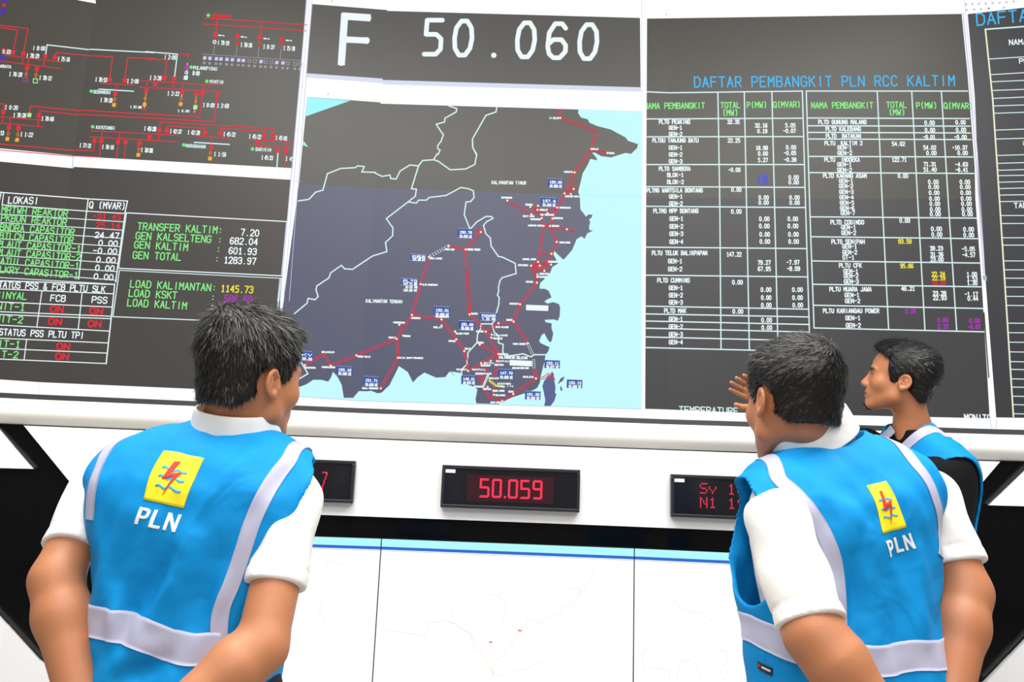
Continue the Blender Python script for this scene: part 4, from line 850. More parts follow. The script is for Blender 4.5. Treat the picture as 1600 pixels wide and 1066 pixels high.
def mesh_np(name, v, f, mats, smooth=True):
    me = bpy.data.meshes.new(name); f = np.asarray(f, np.int32); k = f.shape[1]
    me.vertices.add(len(v)); me.vertices.foreach_set('co', np.asarray(v, np.float32).ravel())
    me.loops.add(f.size); me.loops.foreach_set('vertex_index', f.ravel())
    me.polygons.add(len(f)); me.polygons.foreach_set('loop_start', np.arange(0, f.size, k, dtype=np.int32))
    me.polygons.foreach_set('use_smooth', np.full(len(f), smooth))
    for m in mats: me.materials.append(m)
    me.update(calc_edges=True); me.validate(); return me
def implicit(name, f, lo, hi, h, mat, parent, it=1):
    v, q = polygonize(f, lo, hi, h)
    v = relax(v, q, it)
    return link(name, mesh_np(name, v, q, [mat]), parent)
def attr(me, name, val):
    a = me.attributes.new(name, 'FLOAT', 'POINT'); a.data.foreach_set('value', np.asarray(val, np.float32))
def grad(f, p, e=0.0015):
    g = np.stack([f(p+np.eye(3)[k]*e)-f(p-np.eye(3)[k]*e) for k in range(3)], 1)
    return g/(np.linalg.norm(g, axis=1)[:, None]+1e-12)
def settle(f, p, off, it=6):
    'bring points onto the surface, off metres above it'
    p = np.array(p, float)
    for _ in range(it): p = p-grad(f, p)*((f(p)-off)[:, None])*0.9
    return p
def march(f, o, d, t0, t1, n=160, grow=0.0):
    'first meeting of rays with a surface'
    o, d = np.atleast_2d(o), np.atleast_2d(d); d = d/np.linalg.norm(d, axis=1)[:, None]
    t = np.full(len(d), t0)
    for _ in range(n):
        s = f(o+d*t[:, None])-grow; t = np.minimum(t+np.clip(s*0.6, -0.01, 0.03), t1)
    q = o+d*t[:, None]
    return q

class Slices:
    'a trunk of rounded cross-sections stacked along a spine'
    def __init__(s, O, X, Y, Z, L, tab, pw=2.4, shear=0.0):
        s.shear = shear
        s.O, s.X, s.Y, s.Z, s.L, s.pw = O, X, Y, Z, L, pw
        tab = np.array(tab, float); tt = np.linspace(tab[0, 0], tab[-1, 0], 240)
        s.t = tt*L; s.c = []
        for k in range(1, tab.shape[1]):
            y = np.interp(tt, tab[:, 0], tab[:, k])
            ker = np.hanning(21); ker /= ker.sum(); y = np.convolve(np.pad(y, 10, 'edge'), ker, 'valid'); s.c.append(y)
        s.d = [np.gradient(y, s.t) for y in s.c]
    def local(s, p):
        q = p-s.O; x = q@s.X; return x, q@s.Y, q@s.Z-s.shear*x
    def world(s, x, y, z): return s.O+s.X*x+s.Y*y+s.Z*(z+s.shear*x)
    def __call__(s, p, grow=0.0):
        x, y, z = s.local(p); zc = np.clip(z, s.t[0], s.t[-1])
        I = lambda arr: np.interp(zc, s.t, arr)
        a, bf, bb, x0, y0 = (I(c) for c in s.c)
        da, db = I(s.d[0]), I(s.d[2])
        x = x-x0; y = y-y0; b = np.where(y > 0, bf, bb)
        u, v = np.abs(x)/a+1e-6, np.abs(y)/b+1e-6
        k = (u**s.pw+v**s.pw)**(1/s.pw)
        gu, gv = u**(s.pw-1)*k**(1-s.pw)/a, v**(s.pw-1)*k**(1-s.pw)/b
        gz = -(gu*u*da+gv*v*db)
        g = np.sqrt(gu*gu+gv*gv+gz*gz)
        d = np.clip((k-1)/(g+1e-6), -0.2, 2.0)
        over = np.maximum(z-s.t[-1], s.t[0]-z)
        return np.maximum(d, over)-grow

def wrinkle(sl, amp, seed, dirs):
    'soft cloth folds: a few smeared ridges running in given directions over the trunk'
    rs = np.random.RandomState(seed); W = []
    for (ax, az, fr, am) in dirs: W.append((ax, az, fr, am, rs.rand()*6.28, rs.rand()*6.28))
    def fn(p):
        x, y, z = sl.local(p); o = 0
        for ax, az, fr, am, ph, p2 in W:
            u = (x*ax+z*az)*fr+ph+1.3*np.sin((x*az-z*ax)*9+p2)+y*4
            o = o+am*(np.sin(u)+0.45*np.sin(2.1*u+p2))
        return o*amp
    return fn

# ------------------------------------------------------------------ materials of people
def skin_mat(name, rgb, rgb2):
    m, nt, p = nodes(name); N, Lk = nt.nodes, nt.links
    p.inputs['Roughness'].default_value = 0.48; p.inputs['Specular IOR Level'].default_value = 0.4
    p.inputs['Subsurface Weight'].default_value = 0.12; p.inputs['Subsurface Radius'].default_value = (0.01, 0.004, 0.002); p.inputs['Subsurface Scale'].default_value = 0.5
    tc = N.new('ShaderNodeTexCoord'); nz = N.new('ShaderNodeTexNoise'); nz.inputs['Scale'].default_value = 14; nz.inputs['Detail'].default_value = 5
    Lk.new(tc.outputs['Object'], nz.inputs['Vector'])
    mx = N.new('ShaderNodeMix'); mx.data_type = 'RGBA'; mx.inputs['A'].default_value = (*srgb(*rgb), 1); mx.inputs['B'].default_value = (*srgb(*rgb2), 1)
    Lk.new(nz.outputs['Fac'], mx.inputs['Factor'])
    last = mx.outputs['Result']
    for at_, col in (('lip', (176, 92, 82)), ('beard', (50, 36, 30)), ('brow', (24, 18, 16))):
        an = N.new('ShaderNodeAttribute'); an.attribute_name = at_
        m2 = N.new('ShaderNodeMix'); m2.data_type = 'RGBA'; m2.inputs['B'].default_value = (*srgb(*col), 1)
        Lk.new(an.outputs['Fac'], m2.inputs['Factor']); Lk.new(last, m2.inputs['A']); last = m2.outputs['Result']
    Lk.new(last, p.inputs['Base Color'])
    n2 = N.new('ShaderNodeTexNoise'); n2.inputs['Scale'].default_value = 420; n2.inputs['Detail'].default_value = 2
    Lk.new(tc.outputs['Object'], n2.inputs['Vector'])
    b = N.new('ShaderNodeBump'); b.inputs['Strength'].default_value = 0.12; b.inputs['Distance'].default_value = 0.001
    Lk.new(n2.outputs['Fac'], b.inputs['Height']); Lk.new(b.outputs['Normal'], p.inputs['Normal'])
    return m
def cloth_mat(name, rgb, rough=0.8, weave=700, bump=0.25, fold=0.0, sheen=0.0):
    m, nt, p = nodes(name); N, Lk = nt.nodes, nt.links
    p.inputs['Base Color'].default_value = (*srgb(*rgb), 1); p.inputs['Roughness'].default_value = rough; p.inputs['Specular IOR Level'].default_value = 0.2
    p.inputs['Sheen Weight'].default_value = sheen
    tc = N.new('ShaderNodeTexCoord'); nz = N.new('ShaderNodeTexNoise'); nz.inputs['Scale'].default_value = weave; nz.inputs['Detail'].default_value = 2
    Lk.new(tc.outputs['Object'], nz.inputs['Vector'])
    b = N.new('ShaderNodeBump'); b.inputs['Strength'].default_value = bump; b.inputs['Distance'].default_value = 0.0006
    Lk.new(nz.outputs['Fac'], b.inputs['Height'])
    if fold:
        n3 = N.new('ShaderNodeTexNoise'); n3.inputs['Scale'].default_value = 7; n3.inputs['Detail'].default_value = 2; n3.inputs['Distortion'].default_value = 1.2
        Lk.new(tc.outputs['Object'], n3.inputs['Vector'])
        b3 = N.new('ShaderNodeBump'); b3.inputs['Strength'].default_value = fold; b3.inputs['Distance'].default_value = 0.03
        Lk.new(n3.outputs['Fac'], b3.inputs['Height']); Lk.new(b3.outputs['Normal'], b.inputs['Normal'])
    Lk.new(b.outputs['Normal'], p.inputs['Normal']); return m
def hair_mat(name, dark, grey):
    m, nt, p = nodes(name); N, Lk = nt.nodes, nt.links
    p.inputs['Roughness'].default_value = 0.42; p.inputs['Specular IOR Level'].default_value = 0.4
    an = N.new('ShaderNodeAttribute'); an.attribute_name = 'grey'
    mx = N.new('ShaderNodeMix'); mx.data_type = 'RGBA'; mx.inputs['A'].default_value = (*srgb(*dark), 1); mx.inputs['B'].default_value = (*srgb(*grey), 1)
    Lk.new(an.outputs['Fac'], mx.inputs['Factor']); Lk.new(mx.outputs['Result'], p.inputs['Base Color']); return m
SKIN = skin_mat('skin_tan', (191, 129, 90), (176, 112, 76)); SKIN2 = skin_mat('skin_warm', (189, 127, 89), (173, 109, 74))
VEST = cloth_mat('azure_vest_fabric', (6, 142, 212), 0.7, 800, 0.2, 0.3); SHIRT = cloth_mat('white_polo_cotton', (240, 238, 234), 0.85, 500, 0.3, 0.3)
BLACKT = cloth_mat('black_cotton', (19, 19, 21), 0.85, 600, 0.25, 0.05); STRIPE = cloth_mat('silver_reflective_tape', (184, 185, 208), 0.42, 900, 0.08)
TROUSER = cloth_mat('dark_trouser', (34, 36, 44), 0.8, 600, 0.2); SHOE = plain('black_shoe_leather', (20, 20, 22), 0.4)
PIPING = cloth_mat('vest_piping', (10, 100, 190), 0.6, 800, 0.1)
P_YEL = plain('emblem_yellow', (252, 232, 30), 0.6); P_RED = plain('emblem_red', (222, 50, 40), 0.6); P_CYA = plain('emblem_sky', (60, 178, 225), 0.6); P_WHT = plain('print_white', (250, 250, 250), 0.6)
TAGM = plain('tag_black', (22, 26, 34), 0.6); TAGR = plain('tag_red', (190, 30, 40), 0.6)
EYEW = plain('eye_white', (225, 220, 212), 0.25); EYED = plain('eye_iris', (28, 18, 14), 0.15)
HAIR_A = hair_mat('hair_salt_pepper', (17, 15, 14), (150, 146, 138)); HAIR_B = hair_mat('hair_near_black', (16, 14, 13), (96, 92, 86)); HAIR_C = hair_mat('hair_black', (11, 10, 10), (60, 58, 58))

# ------------------------------------------------------------------ anatomy
def frame(yaw, pitch=0.0, roll=0.0):
    'rows: right, forward, up. yaw 0 looks away from the camera, + turns to the image right; pitch + tips forward; roll + tips to the right'
    F = A3(math.sin(yaw), math.cos(yaw), 0); U = A3(0, 0, 1); R_ = np.cross(F, U)
    F, U = F*math.cos(pitch)-U*math.sin(pitch), U*math.cos(pitch)+F*math.sin(pitch)
    R_, U = R_*math.cos(roll)-U*math.sin(roll), U*math.cos(roll)+R_*math.sin(roll)
    return np.array([R_, F, U])
class Head:
    def __init__(s, c, M, scale=1.0, look='plain'): s.c, s.M, s.k, s.look = np.asarray(c, float), M, scale, look
    def loc(s, p): return ((p-s.c)@s.M.T)/s.k
    def wld(s, *q): return s.c+(np.array(q, float)@s.M)*s.k
    def cranium(s, q): return smin(ell(q, (0, -0.018, 0.03), (0.077, 0.100, 0.092)), ell(q, (0, 0.03, 0.035), (0.067, 0.066, 0.078)), 0.03)
    def skin(s, p):
        q = s.loc(p); qa = q.copy(); qa[:, 0] = np.abs(qa[:, 0])
        d = s.cranium(q)
        d = smin(d, ell(q, (0, 0.04, -0.035), (0.060, 0.062, 0.082)), 0.03)
        d = smin(d, chain(qa, [(0.053, -0.002, -0.03), (0.051, 0.012, -0.072), (0.012, 0.083, -0.108)], [0.021, 0.021, 0.02], 0.02), 0.03)
        d = smin(d, ell(qa, (0.042, 0.06, -0.028), (0.027, 0.028, 0.026)), 0.025)
        d = smin(d, ell(q, (0, 0.083, -0.106), (0.021, 0.019, 0.017)), 0.02)
        d = smin(d, ell(qa, (0.024, 0.088, 0.022), (0.028, 0.014, 0.010)), 0.016)
        d = smax(d, -ell(qa, (0.033, 0.109, 0.002), (0.020, 0.018, 0.013)), 0.014)
        d = smin(d, ell(qa, (0.032, 0.083, 0.001), (0.0155, 0.0135, 0.0125)), 0.005)
        d = smin(d, cone(q, (0, 0.092, 0.012), (0, 0.117, -0.032), 0.0085, 0.0125), 0.012)
        d = smin(d, ell(qa, (0.0125, 0.106, -0.037), (0.0095, 0.012, 0.009)), 0.008)
        d = smin(d, ell(q, (0, 0.088, -0.068), (0.03, 0.02, 0.022)), 0.02)
        d = smin(d, ell(q, (0, 0.1035, -0.0655), (0.021, 0.009, 0.0055)), 0.006)
        d = smin(d, ell(q, (0, 0.1015, -0.0785), (0.018, 0.0095, 0.0065)), 0.006)
        d = smax(d, -ell(q, (0, 0.112, -0.0718), (0.02, 0.013, 0.0020)), 0.004)
        d = smax(d, -ell(qa, (0.0335, 0.0985, 0.0000), (0.0125, 0.0075, 0.0030)), 0.002)
        # ears: a tilted dish with a rim, a hollow and a lobe
        e = qa-A3(0.0815, -0.014, -0.016); ca, sa = math.cos(0.22), math.sin(0.22)
        ex = e[:, 0]*ca+e[:, 1]*sa; ey = -e[:, 0]*sa+e[:, 1]*ca; e = np.stack([ex, ey, e[:, 2]], 1)
        ear = ell(e, (0.004, -0.006, 0.003), (0.0070, 0.0235, 0.0290))
        ear = smax(ear, -ell(e, (0.0105, -0.005, 0.004), (0.0098, 0.0165, 0.0210)), 0.004)
        ear = smin(ear, ell(e, (0.004, 0.004, -0.0230), (0.0062, 0.0085, 0.009)), 0.006)
        ear = smin(ear, ell(e, (0.003, 0.012, -0.006), (0.007, 0.005, 0.008)), 0.005)
        ear = smin(ear, ell(e, (0.0045, -0.010, 0.002), (0.004, 0.004, 0.014)), 0.003)
        ear = smax(ear, -ell(e, (0.010, 0.002, -0.006), (0.009, 0.006, 0.008)), 0.003)
        d = smin(d, ear, 0.004)
        return d*s.k
    def hair(s, p, st):
        q = s.loc(p); x, y, z = q[:, 0], q[:, 1], q[:, 2]; ax = np.abs(x)
        up = np.clip((z+0.02)/0.12, 0, 1); th = st['side']+(st['top']-st['side'])*up**1.6
        th = th+st.get('front', 0)*np.clip((y-0.0)/0.09, 0, 1)*np.clip((z-0.06)/0.05, 0, 1)+st.get('back', 0)*np.clip((-y-0.02)/0.08, 0, 1)*np.clip((z+0.05)/0.08, 0, 1)
        d = s.cranium(q)-th
        nape = smin(ell(q, (0, -0.052, -0.045), (0.058, 0.05, 0.062))-0.004, d, 0.03); d = nape
        # hairline: forehead, temples, sideburns, round the ear, nape
        fore = (y-0.055)*0.75-(z-0.085)*0.9 if st.get('low') is None else (y-0.06)*0.7-(z-st['low'])*0.9
        side = np.where(z > st.get('temple', 0.045), -1, 1)
        burn = y-(0.042-0.25*np.clip(0.03-z, 0, 1)); temple = np.minimum(fore, np.maximum(burn, -0.02-z*0)) if False else None
        cut = np.minimum(fore, burn)
        cut = smax(cut, -(z+0.02+np.clip(-y-0.012, 0, 0.06)*st.get('nape', 1.0)), 0.010)
        earhole = ell(np.stack([ax, y, z], 1), (0.086, -0.018, -0.014), (0.032, 0.027, 0.038))
        cut = smax(cut, -earhole, 0.004)
        n = np.sin(x*310+np.sin(z*170)*1.2)*np.sin(y*240+z*150)*np.sin(z*260-x*120)
        rough = st.get('rough', 0.002)*(n+0.6*np.sin(x*90+y*70)*np.sin(z*110+y*50))
        return smax(d+rough, cut, 0.006)*s.k

def strands(name, head, st, mesh, mat, parent, count, length, width, flow, lift, grey, seed):
    'short tapering locks rooted all over the hair'
    rs = np.random.RandomState(seed); me = mesh
    n = len(me.polygons); cen = np.empty(n*3); me.polygons.foreach_get('center', cen); cen = cen.reshape(-1, 3)
    nor = np.empty(n*3); me.polygons.foreach_get('normal', nor); nor = nor.reshape(-1, 3)
    q = head.loc(cen); ok = np.nonzero((head.hair(cen-nor*0.004, st) < 0) & (head.skin(cen) > -0.002))[0]
    i = rs.choice(ok, count); c = cen[i]+rs.normal(0, 0.0012, (count, 3)); nn = nor[i]; q = head.loc(c)
    dl = flow(q, rs); d = dl@head.M; d = d-nn*(d*nn).sum(1)[:, None]; d = d/(np.linalg.norm(d, axis=1)[:, None]+1e-9)
    d = d+rs.normal(0, 0.16, (count, 3)); L = length(q)*rs.uniform(0.65, 1.25, count); lf = lift(q)*rs.uniform(0.5, 1.5, count)
    side = np.cross(d, nn); side /= np.linalg.norm(side, axis=1)[:, None]+1e-9
    V = []; W = width*rs.uniform(0.6, 1.3, count)
    for t, wf in ((0.0, 1.0), (0.4, 0.95), (0.75, 0.7), (1.0, 0.15)):
        base = c-nn*0.0025+d*(L*t)[:, None]+nn*(lf*math.sin(t*1.7)*L)[:, None]+nn*0.0012
        V.append(base-side*(W*wf)[:, None]); V.append(base+side*(W*wf)[:, None])
    V = np.stack(V, 1).reshape(-1, 3); k = np.arange(count)[:, None]*8
    F = np.concatenate([k+np.array([[0, 1, 3, 2]]), k+np.array([[2, 3, 5, 4]]), k+np.array([[4, 5, 7, 6]])])
    m2 = mesh_np(name, V, F, [mat]); attr(m2, 'grey', np.repeat(grey(q, rs), 8)); return link(name, m2, parent)

def ribbon(name, f, path, width, mat, parent, off=0.0022, closed=False, thick=0.0015, wfn=None):
    'a tape lying on cloth along a path of surface points'
    path = np.asarray(path, float); seg = np.linalg.norm(np.diff(path, axis=0), axis=1); s = np.r_[0, np.cumsum(seg)]
    n = max(8, int(s[-1]/0.006)); u = np.linspace(0, s[-1], n); P_ = np.stack([np.interp(u, s, path[:, k]) for k in range(3)], 1)
    ker = np.ones(5)/5
    if not closed: P_[2:-2] = np.stack([np.convolve(P_[:, k], ker, 'valid') for k in range(3)], 1)
    P_ = settle(f, P_, off); N_ = grad(f, P_, 0.004); T_ = np.gradient(P_, axis=0)
    if closed: T_ = (np.roll(P_, -1, 0)-np.roll(P_, 1, 0))
    S_ = np.cross(T_, N_); S_ /= np.linalg.norm(S_, axis=1)[:, None]+1e-9
    cols = 9; g = []
    for j in range(cols):
        w_ = (j/(cols-1)-0.5)*width
        g.append(settle(f, P_+S_*w_, off, 5))
    g = np.stack(g, 1); lowr = np.stack([settle(f, g[:, j], off-thick, 2) for j in range(cols)], 1)
    V = np.concatenate([g.reshape(-1, 3), lowr.reshape(-1, 3)]); F = []; m = n*cols
    R_ = range(n) if closed else range(n-1)
    for a_ in R_:
        b_ = (a_+1) % n
        for j in range(cols-1):
            F.append((a_*cols+j, b_*cols+j, b_*cols+j+1, a_*cols+j+1)); F.append((m+a_*cols+j+1, m+b_*cols+j+1, m+b_*cols+j, m+a_*cols+j))
        for j in (0, cols-1): F.append((a_*cols+j, m+a_*cols+j, m+b_*cols+j, b_*cols+j))
    return link(name, mesh_np(name, V, F, [mat]), parent)
def px_path(f, pts, t0=0.7, t1=3.2, grow=0.0):
    q = march(f, np.repeat(EYE[None], len(pts), 0), np.array([ray(*p) for p in pts]), t0, t1, grow=grow)
    ok = np.abs(f(q)-grow) < 0.01
    if not ok.all(): print('missed', [p for p, o in zip(pts, ok) if not o])
    return q[ok]
def patch(name, f, quad3, polys, mat, parent, off, thick=0.0012, step=0.05):
    'flat print shapes (in a unit square, v up) laid on cloth inside a quadrilateral of surface points TL TR BR BL'
    TL, TR, BR, BL = quad3; V, F = [], []
    for poly in polys:
        tris = [[poly[i] for i in t] for t in tessellate_polygon([[Vector((x, y, 0)) for x, y in poly]])]
        work = tris; out = []
        while work:
            a_, b_, c_ = work.pop(); e = [(math.dist(a_, b_), 0), (math.dist(b_, c_), 1), (math.dist(c_, a_), 2)]; mx = max(e)
            if mx[0] < step: out.append((a_, b_, c_)); continue
            if mx[1] == 1: a_, b_, c_ = b_, c_, a_
            elif mx[1] == 2: a_, b_, c_ = c_, a_, b_
            mid_ = ((a_[0]+b_[0])/2, (a_[1]+b_[1])/2); work += [(a_, mid_, c_), (mid_, b_, c_)]
        key = {}; 
        for t in out:
            idx = []
            for p in t:
                kk = (round(p[0], 5), round(p[1], 5))
                if kk not in key: key[kk] = len(V); V.append((TL*(1-kk[0])+TR*kk[0])*kk[1]+(BL*(1-kk[0])+BR*kk[0])*(1-kk[1]))
                idx.append(key[kk])
            F.append(idx)
    V = settle(f, np.array(V), off, 8); F = np.array(F)
    n_ = grad(f, V, 0.004); fn_ = np.cross(V[F[:, 1]]-V[F[:, 0]], V[F[:, 2]]-V[F[:, 0]])
    flip = (fn_*n_[F[:, 0]]).sum(1) < 0; F[flip] = F[flip][:, ::-1]
    me = mesh_np(name, V, F, [mat])
    o = link(name, me, parent)
    sol = o.modifiers.new('print_thickness', 'SOLIDIFY'); sol.thickness = thick; sol.offset = -1
    return o

def ray_yaw(x): return math.atan2((x-CX), F_PX)+YAW
def finger(p, a, d, up, L, r, bend):
    'three bones starting at a, heading d, curling away from up'
    pts = [a]; ax = np.cross(d, up); v = unit(d); 
    for f_, b_ in zip((0.46, 0.30, 0.24), bend):
        v = unit(v*math.cos(b_)-up*math.sin(b_)); u2 = unit(up*math.cos(b_)+v*math.sin(b_)); up = u2; pts.append(pts[-1]+v*L*f_)
    return chain(p, pts, [r, r*0.92, r*0.84, r*0.70], 0.003)
class Hand:
    'palm and five fingers: w wrist, d pointing direction, n back-of-hand normal, side +1 puts the thumb on d x n'
    def __init__(s, w, d, n, side, curl=0.35, spread=0.1, k=1.0): 
        s.w = np.asarray(w, float); s.d = unit(d); s.n = unit(n-np.dot(n, s.d)*s.d); s.s = np.cross(s.d, s.n)*side; s.curl, s.spread, s.k = curl, spread, k
    def __call__(s, p):
        k = s.k; w, d, n, t = s.w, s.d, s.n, s.s
        near = np.linalg.norm(p-(w+d*0.09*k), axis=1) < 0.22*k
        out = np.full(len(p), 0.2)
        if not near.any(): return out
        q = p[near]; M = np.array([t, d, n])
        g = ell(q, w+d*0.05*k, np.array([0.040, 0.054, 0.015])*k, M)
        g = smin(g, cone(q, w-d*0.01*k, w+d*0.03*k, 0.027*k, 0.024*k), 0.015)
        for i, (o, L) in enumerate(((0.030, 0.074), (0.010, 0.082), (-0.010, 0.077), (-0.029, 0.061))):
            dd = unit(d+t*(o*s.spread*26*0.4)); c = s.curl*(0.8+0.15*i)
            g = smin(g, finger(q, w+d*(0.088-abs(o-0.005)*0.25)*k+t*o*k, dd, n, L*k, 0.0088*k, (c*0.8, c*1.1, c*0.7)), 0.006)
        th = [w+d*0.022*k+t*0.026*k-n*0.004*k, w+d*0.052*k+t*0.056*k-n*0.010*k, w+d*0.084*k+t*0.068*k-n*0.014*k, w+d*0.108*k+t*0.070*k-n*0.018*k]
        g = smin(g, chain(q, th, np.array([0.015, 0.0125, 0.0105, 0.008])*k, 0.004), 0.012)
        out[near] = g; return out

class Arm:
    def __init__(s, sh, el, wr, r=(0.054, 0.047, 0.030), fore=0.046): s.sh, s.el, s.wr, s.r, s.fore = (np.asarray(v, float) for v in (sh, el, wr)) if False else (sh, el, wr, r, fore)
    def __call__(s, p):
        m1 = s.el+(s.wr-s.el)*0.28; m0 = s.sh+(s.el-s.sh)*0.45
        d = chain(p, [s.sh, m0, s.el], [s.r[0], s.r[0]*0.97, s.r[1]], 0.02)
        return smin(d, chain(p, [s.el, m1, s.wr], [s.r[1]*0.97, s.fore, s.r[2]], 0.02), 0.018)

def legs(O, X, Y, floor_pts, grow=0.0):
    hip = O-A3(0, 0, 0.06)
    def f(p):
        d = ell(p, hip+A3(0, 0, 0.02), np.array([0.165, 0.125, 0.13])+grow, np.array([X, unit(np.cross(A3(0, 0, 1), X)), A3(0, 0, 1)]))
        for s, ft in zip((-1, 1), floor_pts):
            h = hip+X*0.085*s-A3(0, 0, 0.04); an = ft+A3(0, 0, 0.09); kn = (h+an)/2+Y*0.015
            d = smin(d, chain(p, [h, kn, an], np.array([0.082, 0.056, 0.042])+grow, 0.03), 0.03)
        return d
    return f
def build_person(cfg):
    O, N = cfg['O'], cfg['N']; yw = cfg['yaw']
    Z = unit(N-O); F = A3(math.sin(yw), math.cos(yw), 0); Y = unit(F-Z*np.dot(F, Z)); X = np.cross(Y, Z); L = np.linalg.norm(N-O)
    sl = Slices(O, X, Y, Z, L, cfg['tab'], shear=cfg.get('shear', 0.0))
    soft = wrinkle(sl, 1.0, cfg['seed'], cfg['folds']); RG_ = []
    for p0, p1, w_, am in cfg.get('ridges', []):
        q = px_path(sl, [p0, p1])
        if len(q) == 2: x, y, z = sl.local(q); RG_.append((np.array([x[0], z[0]]), np.array([x[1], z[1]]), w_, am))
    def folds(p):
        o = soft(p)
        if RG_:
            x, y, z = sl.local(p); P2 = np.stack([x, z], 1); bk = np.clip(-y/0.03, 0, 1)
            for a_, b_, w_, am in RG_:
                ab = b_-a_; t = ((P2-a_)@ab)/(ab@ab); tc = np.clip(t, 0, 1); dd = np.linalg.norm(P2-a_-tc[:, None]*ab, axis=1)
                o = o-am*bk*np.exp(-(dd/w_)**2)*np.clip(1.15-np.abs(tc-0.5)*1.2, 0, 1)
        return o
    head = cfg['head']; sh = {}
    for s, k in ((-1, 'L'), (1, 'R')): sh[k] = cfg['joint'][k] if 'joint' in cfg else sl.world(s*cfg['sh'][0], cfg['sh'][1], cfg['sh'][2]*L)
    arms = {k: Arm(sh[k], *cfg['arm'+k], *cfg.get('armr', ((0.054, 0.047, 0.030), 0.046))) for k in 'LR'}
    hands = [Hand(*h) for h in cfg['hands']]
    neck0 = head.wld(0, -0.032, -0.048); neck1 = N+cfg.get('neck_off', 0)
    gx, gy = O[0], O[1]
    root_loc = A3(O[0], O[1], 0.0)
    feet = [root_loc+X*s*0.11*A3(1, 1, 0)+F*0.02 for s in (-1, 1)]
    feet = [A3(f[0], f[1], 0.0) for f in feet]
    lg = legs(O, X, Y, feet)
    root = empty('person', tuple(root_loc), cfg['label'], 'person', None)
    M = Matrix.Translation(-Vector(root.location))
    def body(p):
        d = head.skin(p)
        d = smin(d, cone(p, neck0, neck1, 0.052, cfg.get('neck_r', 0.057)), 0.03)
        d = smin(d, cone(p, neck1, N-Z*0.09, 0.055, 0.062), 0.03)
        d = smin(d, np.maximum(sl(p, -0.034-(cfg.get('slim', 0.0)+0.01)*np.clip(np.abs(sl.local(p)[0])/0.2, 0, 1)), sl.local(p)[2]-0.86*L), 0.02)
        for k in 'LR': d = smin(d, arms[k](p), 0.015)
        for h in hands: d = smin(d, h(p), 0.012)
        lgd = lg(p)
        return smin(d, lgd, 0.02)
    pts = np.array([O, N, head.c+A3(0.16, 0.16, 0.16), head.c-A3(0.16, 0.16, 0.16)]+[a.el for a in arms.values()]+[h.w+h.d*0.2 for h in hands]+[h.w-h.d*0.1 for h in hands]+list(sh.values()))
    lo = pts.min(0)-0.16; hi = pts.max(0)+0.16; lo[2] = 0.06
    v, q = polygonize(body, lo, hi, cfg.get('res', 0.004)); v = relax(v, q, 1, 0.3)
    me = mesh_np('body', v, q, [cfg['skin']]); ql = head.loc(v)
    lip = np.clip(1.2-np.minimum(ell(ql, (0, 0.106, -0.0655), (0.022, 0.010, 0.0055)), ell(ql, (0, 0.103, -0.0785), (0.019, 0.010, 0.0065)))/0.002, 0, 1)*(ql[:, 1] > 0.09)
    attr(me, 'lip', lip*0.8)
    qa = np.abs(ql[:, 0])
    brow = np.clip(1.3-ell(np.stack([qa, ql[:, 1], ql[:, 2]], 1), (0.032, 0.096, 0.0235-0.0), (0.022, 0.022, 0.0052))/0.0025, 0, 1)*(qa > 0.009)
    lash = np.clip(1.2-ell(np.stack([qa, ql[:, 1], ql[:, 2]], 1), (0.033, 0.097, 0.0036), (0.0145, 0.02, 0.0018))/0.0015, 0, 1)
    attr(me, 'brow', np.clip(np.maximum(brow*0.9, lash*0.9), 0, 1))
    bd = np.clip(cfg.get('beard', 0.0)*np.clip((0.10-np.abs(ql[:, 1]-0.07))/0.05, 0, 1)*np.clip((-0.045-ql[:, 2])/0.03, 0, 1)*(ql[:, 1] > 0.0)*(ql[:, 2] > -0.15), 0, 1)
    gd = ell(ql, (0, 0.092, -0.116), (0.020, 0.024, 0.019)); bd = np.maximum(bd, cfg.get('goatee', 0)*np.clip(0.7-gd/0.004, 0, 1))
    attr(me, 'beard', bd*(1-lip))
    parts = []
    bo = link('body', me, root); parts.append(bo)
    # eyes
    for s in (-1, 1):
        ex = bmesh.new(); bmesh.ops.create_uvsphere(ex, u_segments=20, v_segments=14, radius=0.0118*head.k)
        m_ = bpy.data.meshes.new('eye'); ex.to_mesh(m_); ex.free(); m_.materials.append(EYEW); m_.materials.append(EYED)
        c_ = head.wld(s*0.032, 0.0835, 0.000); lk = unit(np.array([0, 1, -0.08])@head.M)
        for pg in m_.polygons:
            pg.use_smooth = True
            if np.dot(unit(np.array(pg.center)), lk) > 0.90: pg.material_index = 1
        m_.transform(Matrix.Translation(Vector(c_))); parts.append(link('eye', m_, root))
    # hair
    st = cfg['hair']
    hv, hq = polygonize(lambda p: head.hair(p, st), head.c-0.17, head.c+0.17, 0.003); hv = relax(hv, hq, 1, 0.3)
    hm = mesh_np('hair', hv, hq, [cfg['hairmat']]); attr(hm, 'grey', np.zeros(len(hv))); ho = link('hair', hm, root); parts.append(ho)
    lk = cfg['locks']; strands('locks', head, st, hm, cfg['hairmat'], ho, lk['n'], lk['len'], lk['w'], lk['flow'], lk['lift'], lk['grey'], cfg['seed'])
    if cfg.get('goatee'):
        def gf(p):
            z_ = head.loc(p); n_ = np.sin(z_[:, 0]*900+z_[:, 2]*500)*np.sin(z_[:, 1]*700-z_[:, 2]*300)
            return smax(head.skin(p)-0.004-0.0012*n_, ell(z_, (0, 0.092, -0.119), (0.021, 0.026, 0.017))*head.k, 0.003)
        gv, gq = polygonize(gf, head.wld(0, 0.09, -0.11)-0.06, head.wld(0, 0.09, -0.11)+0.06, 0.0022)
        gm = mesh_np('beard', gv, gq, [cfg['hairmat']]); parts.append(link('beard', gm, root))
    # shirt with two sleeves
    slv = {}
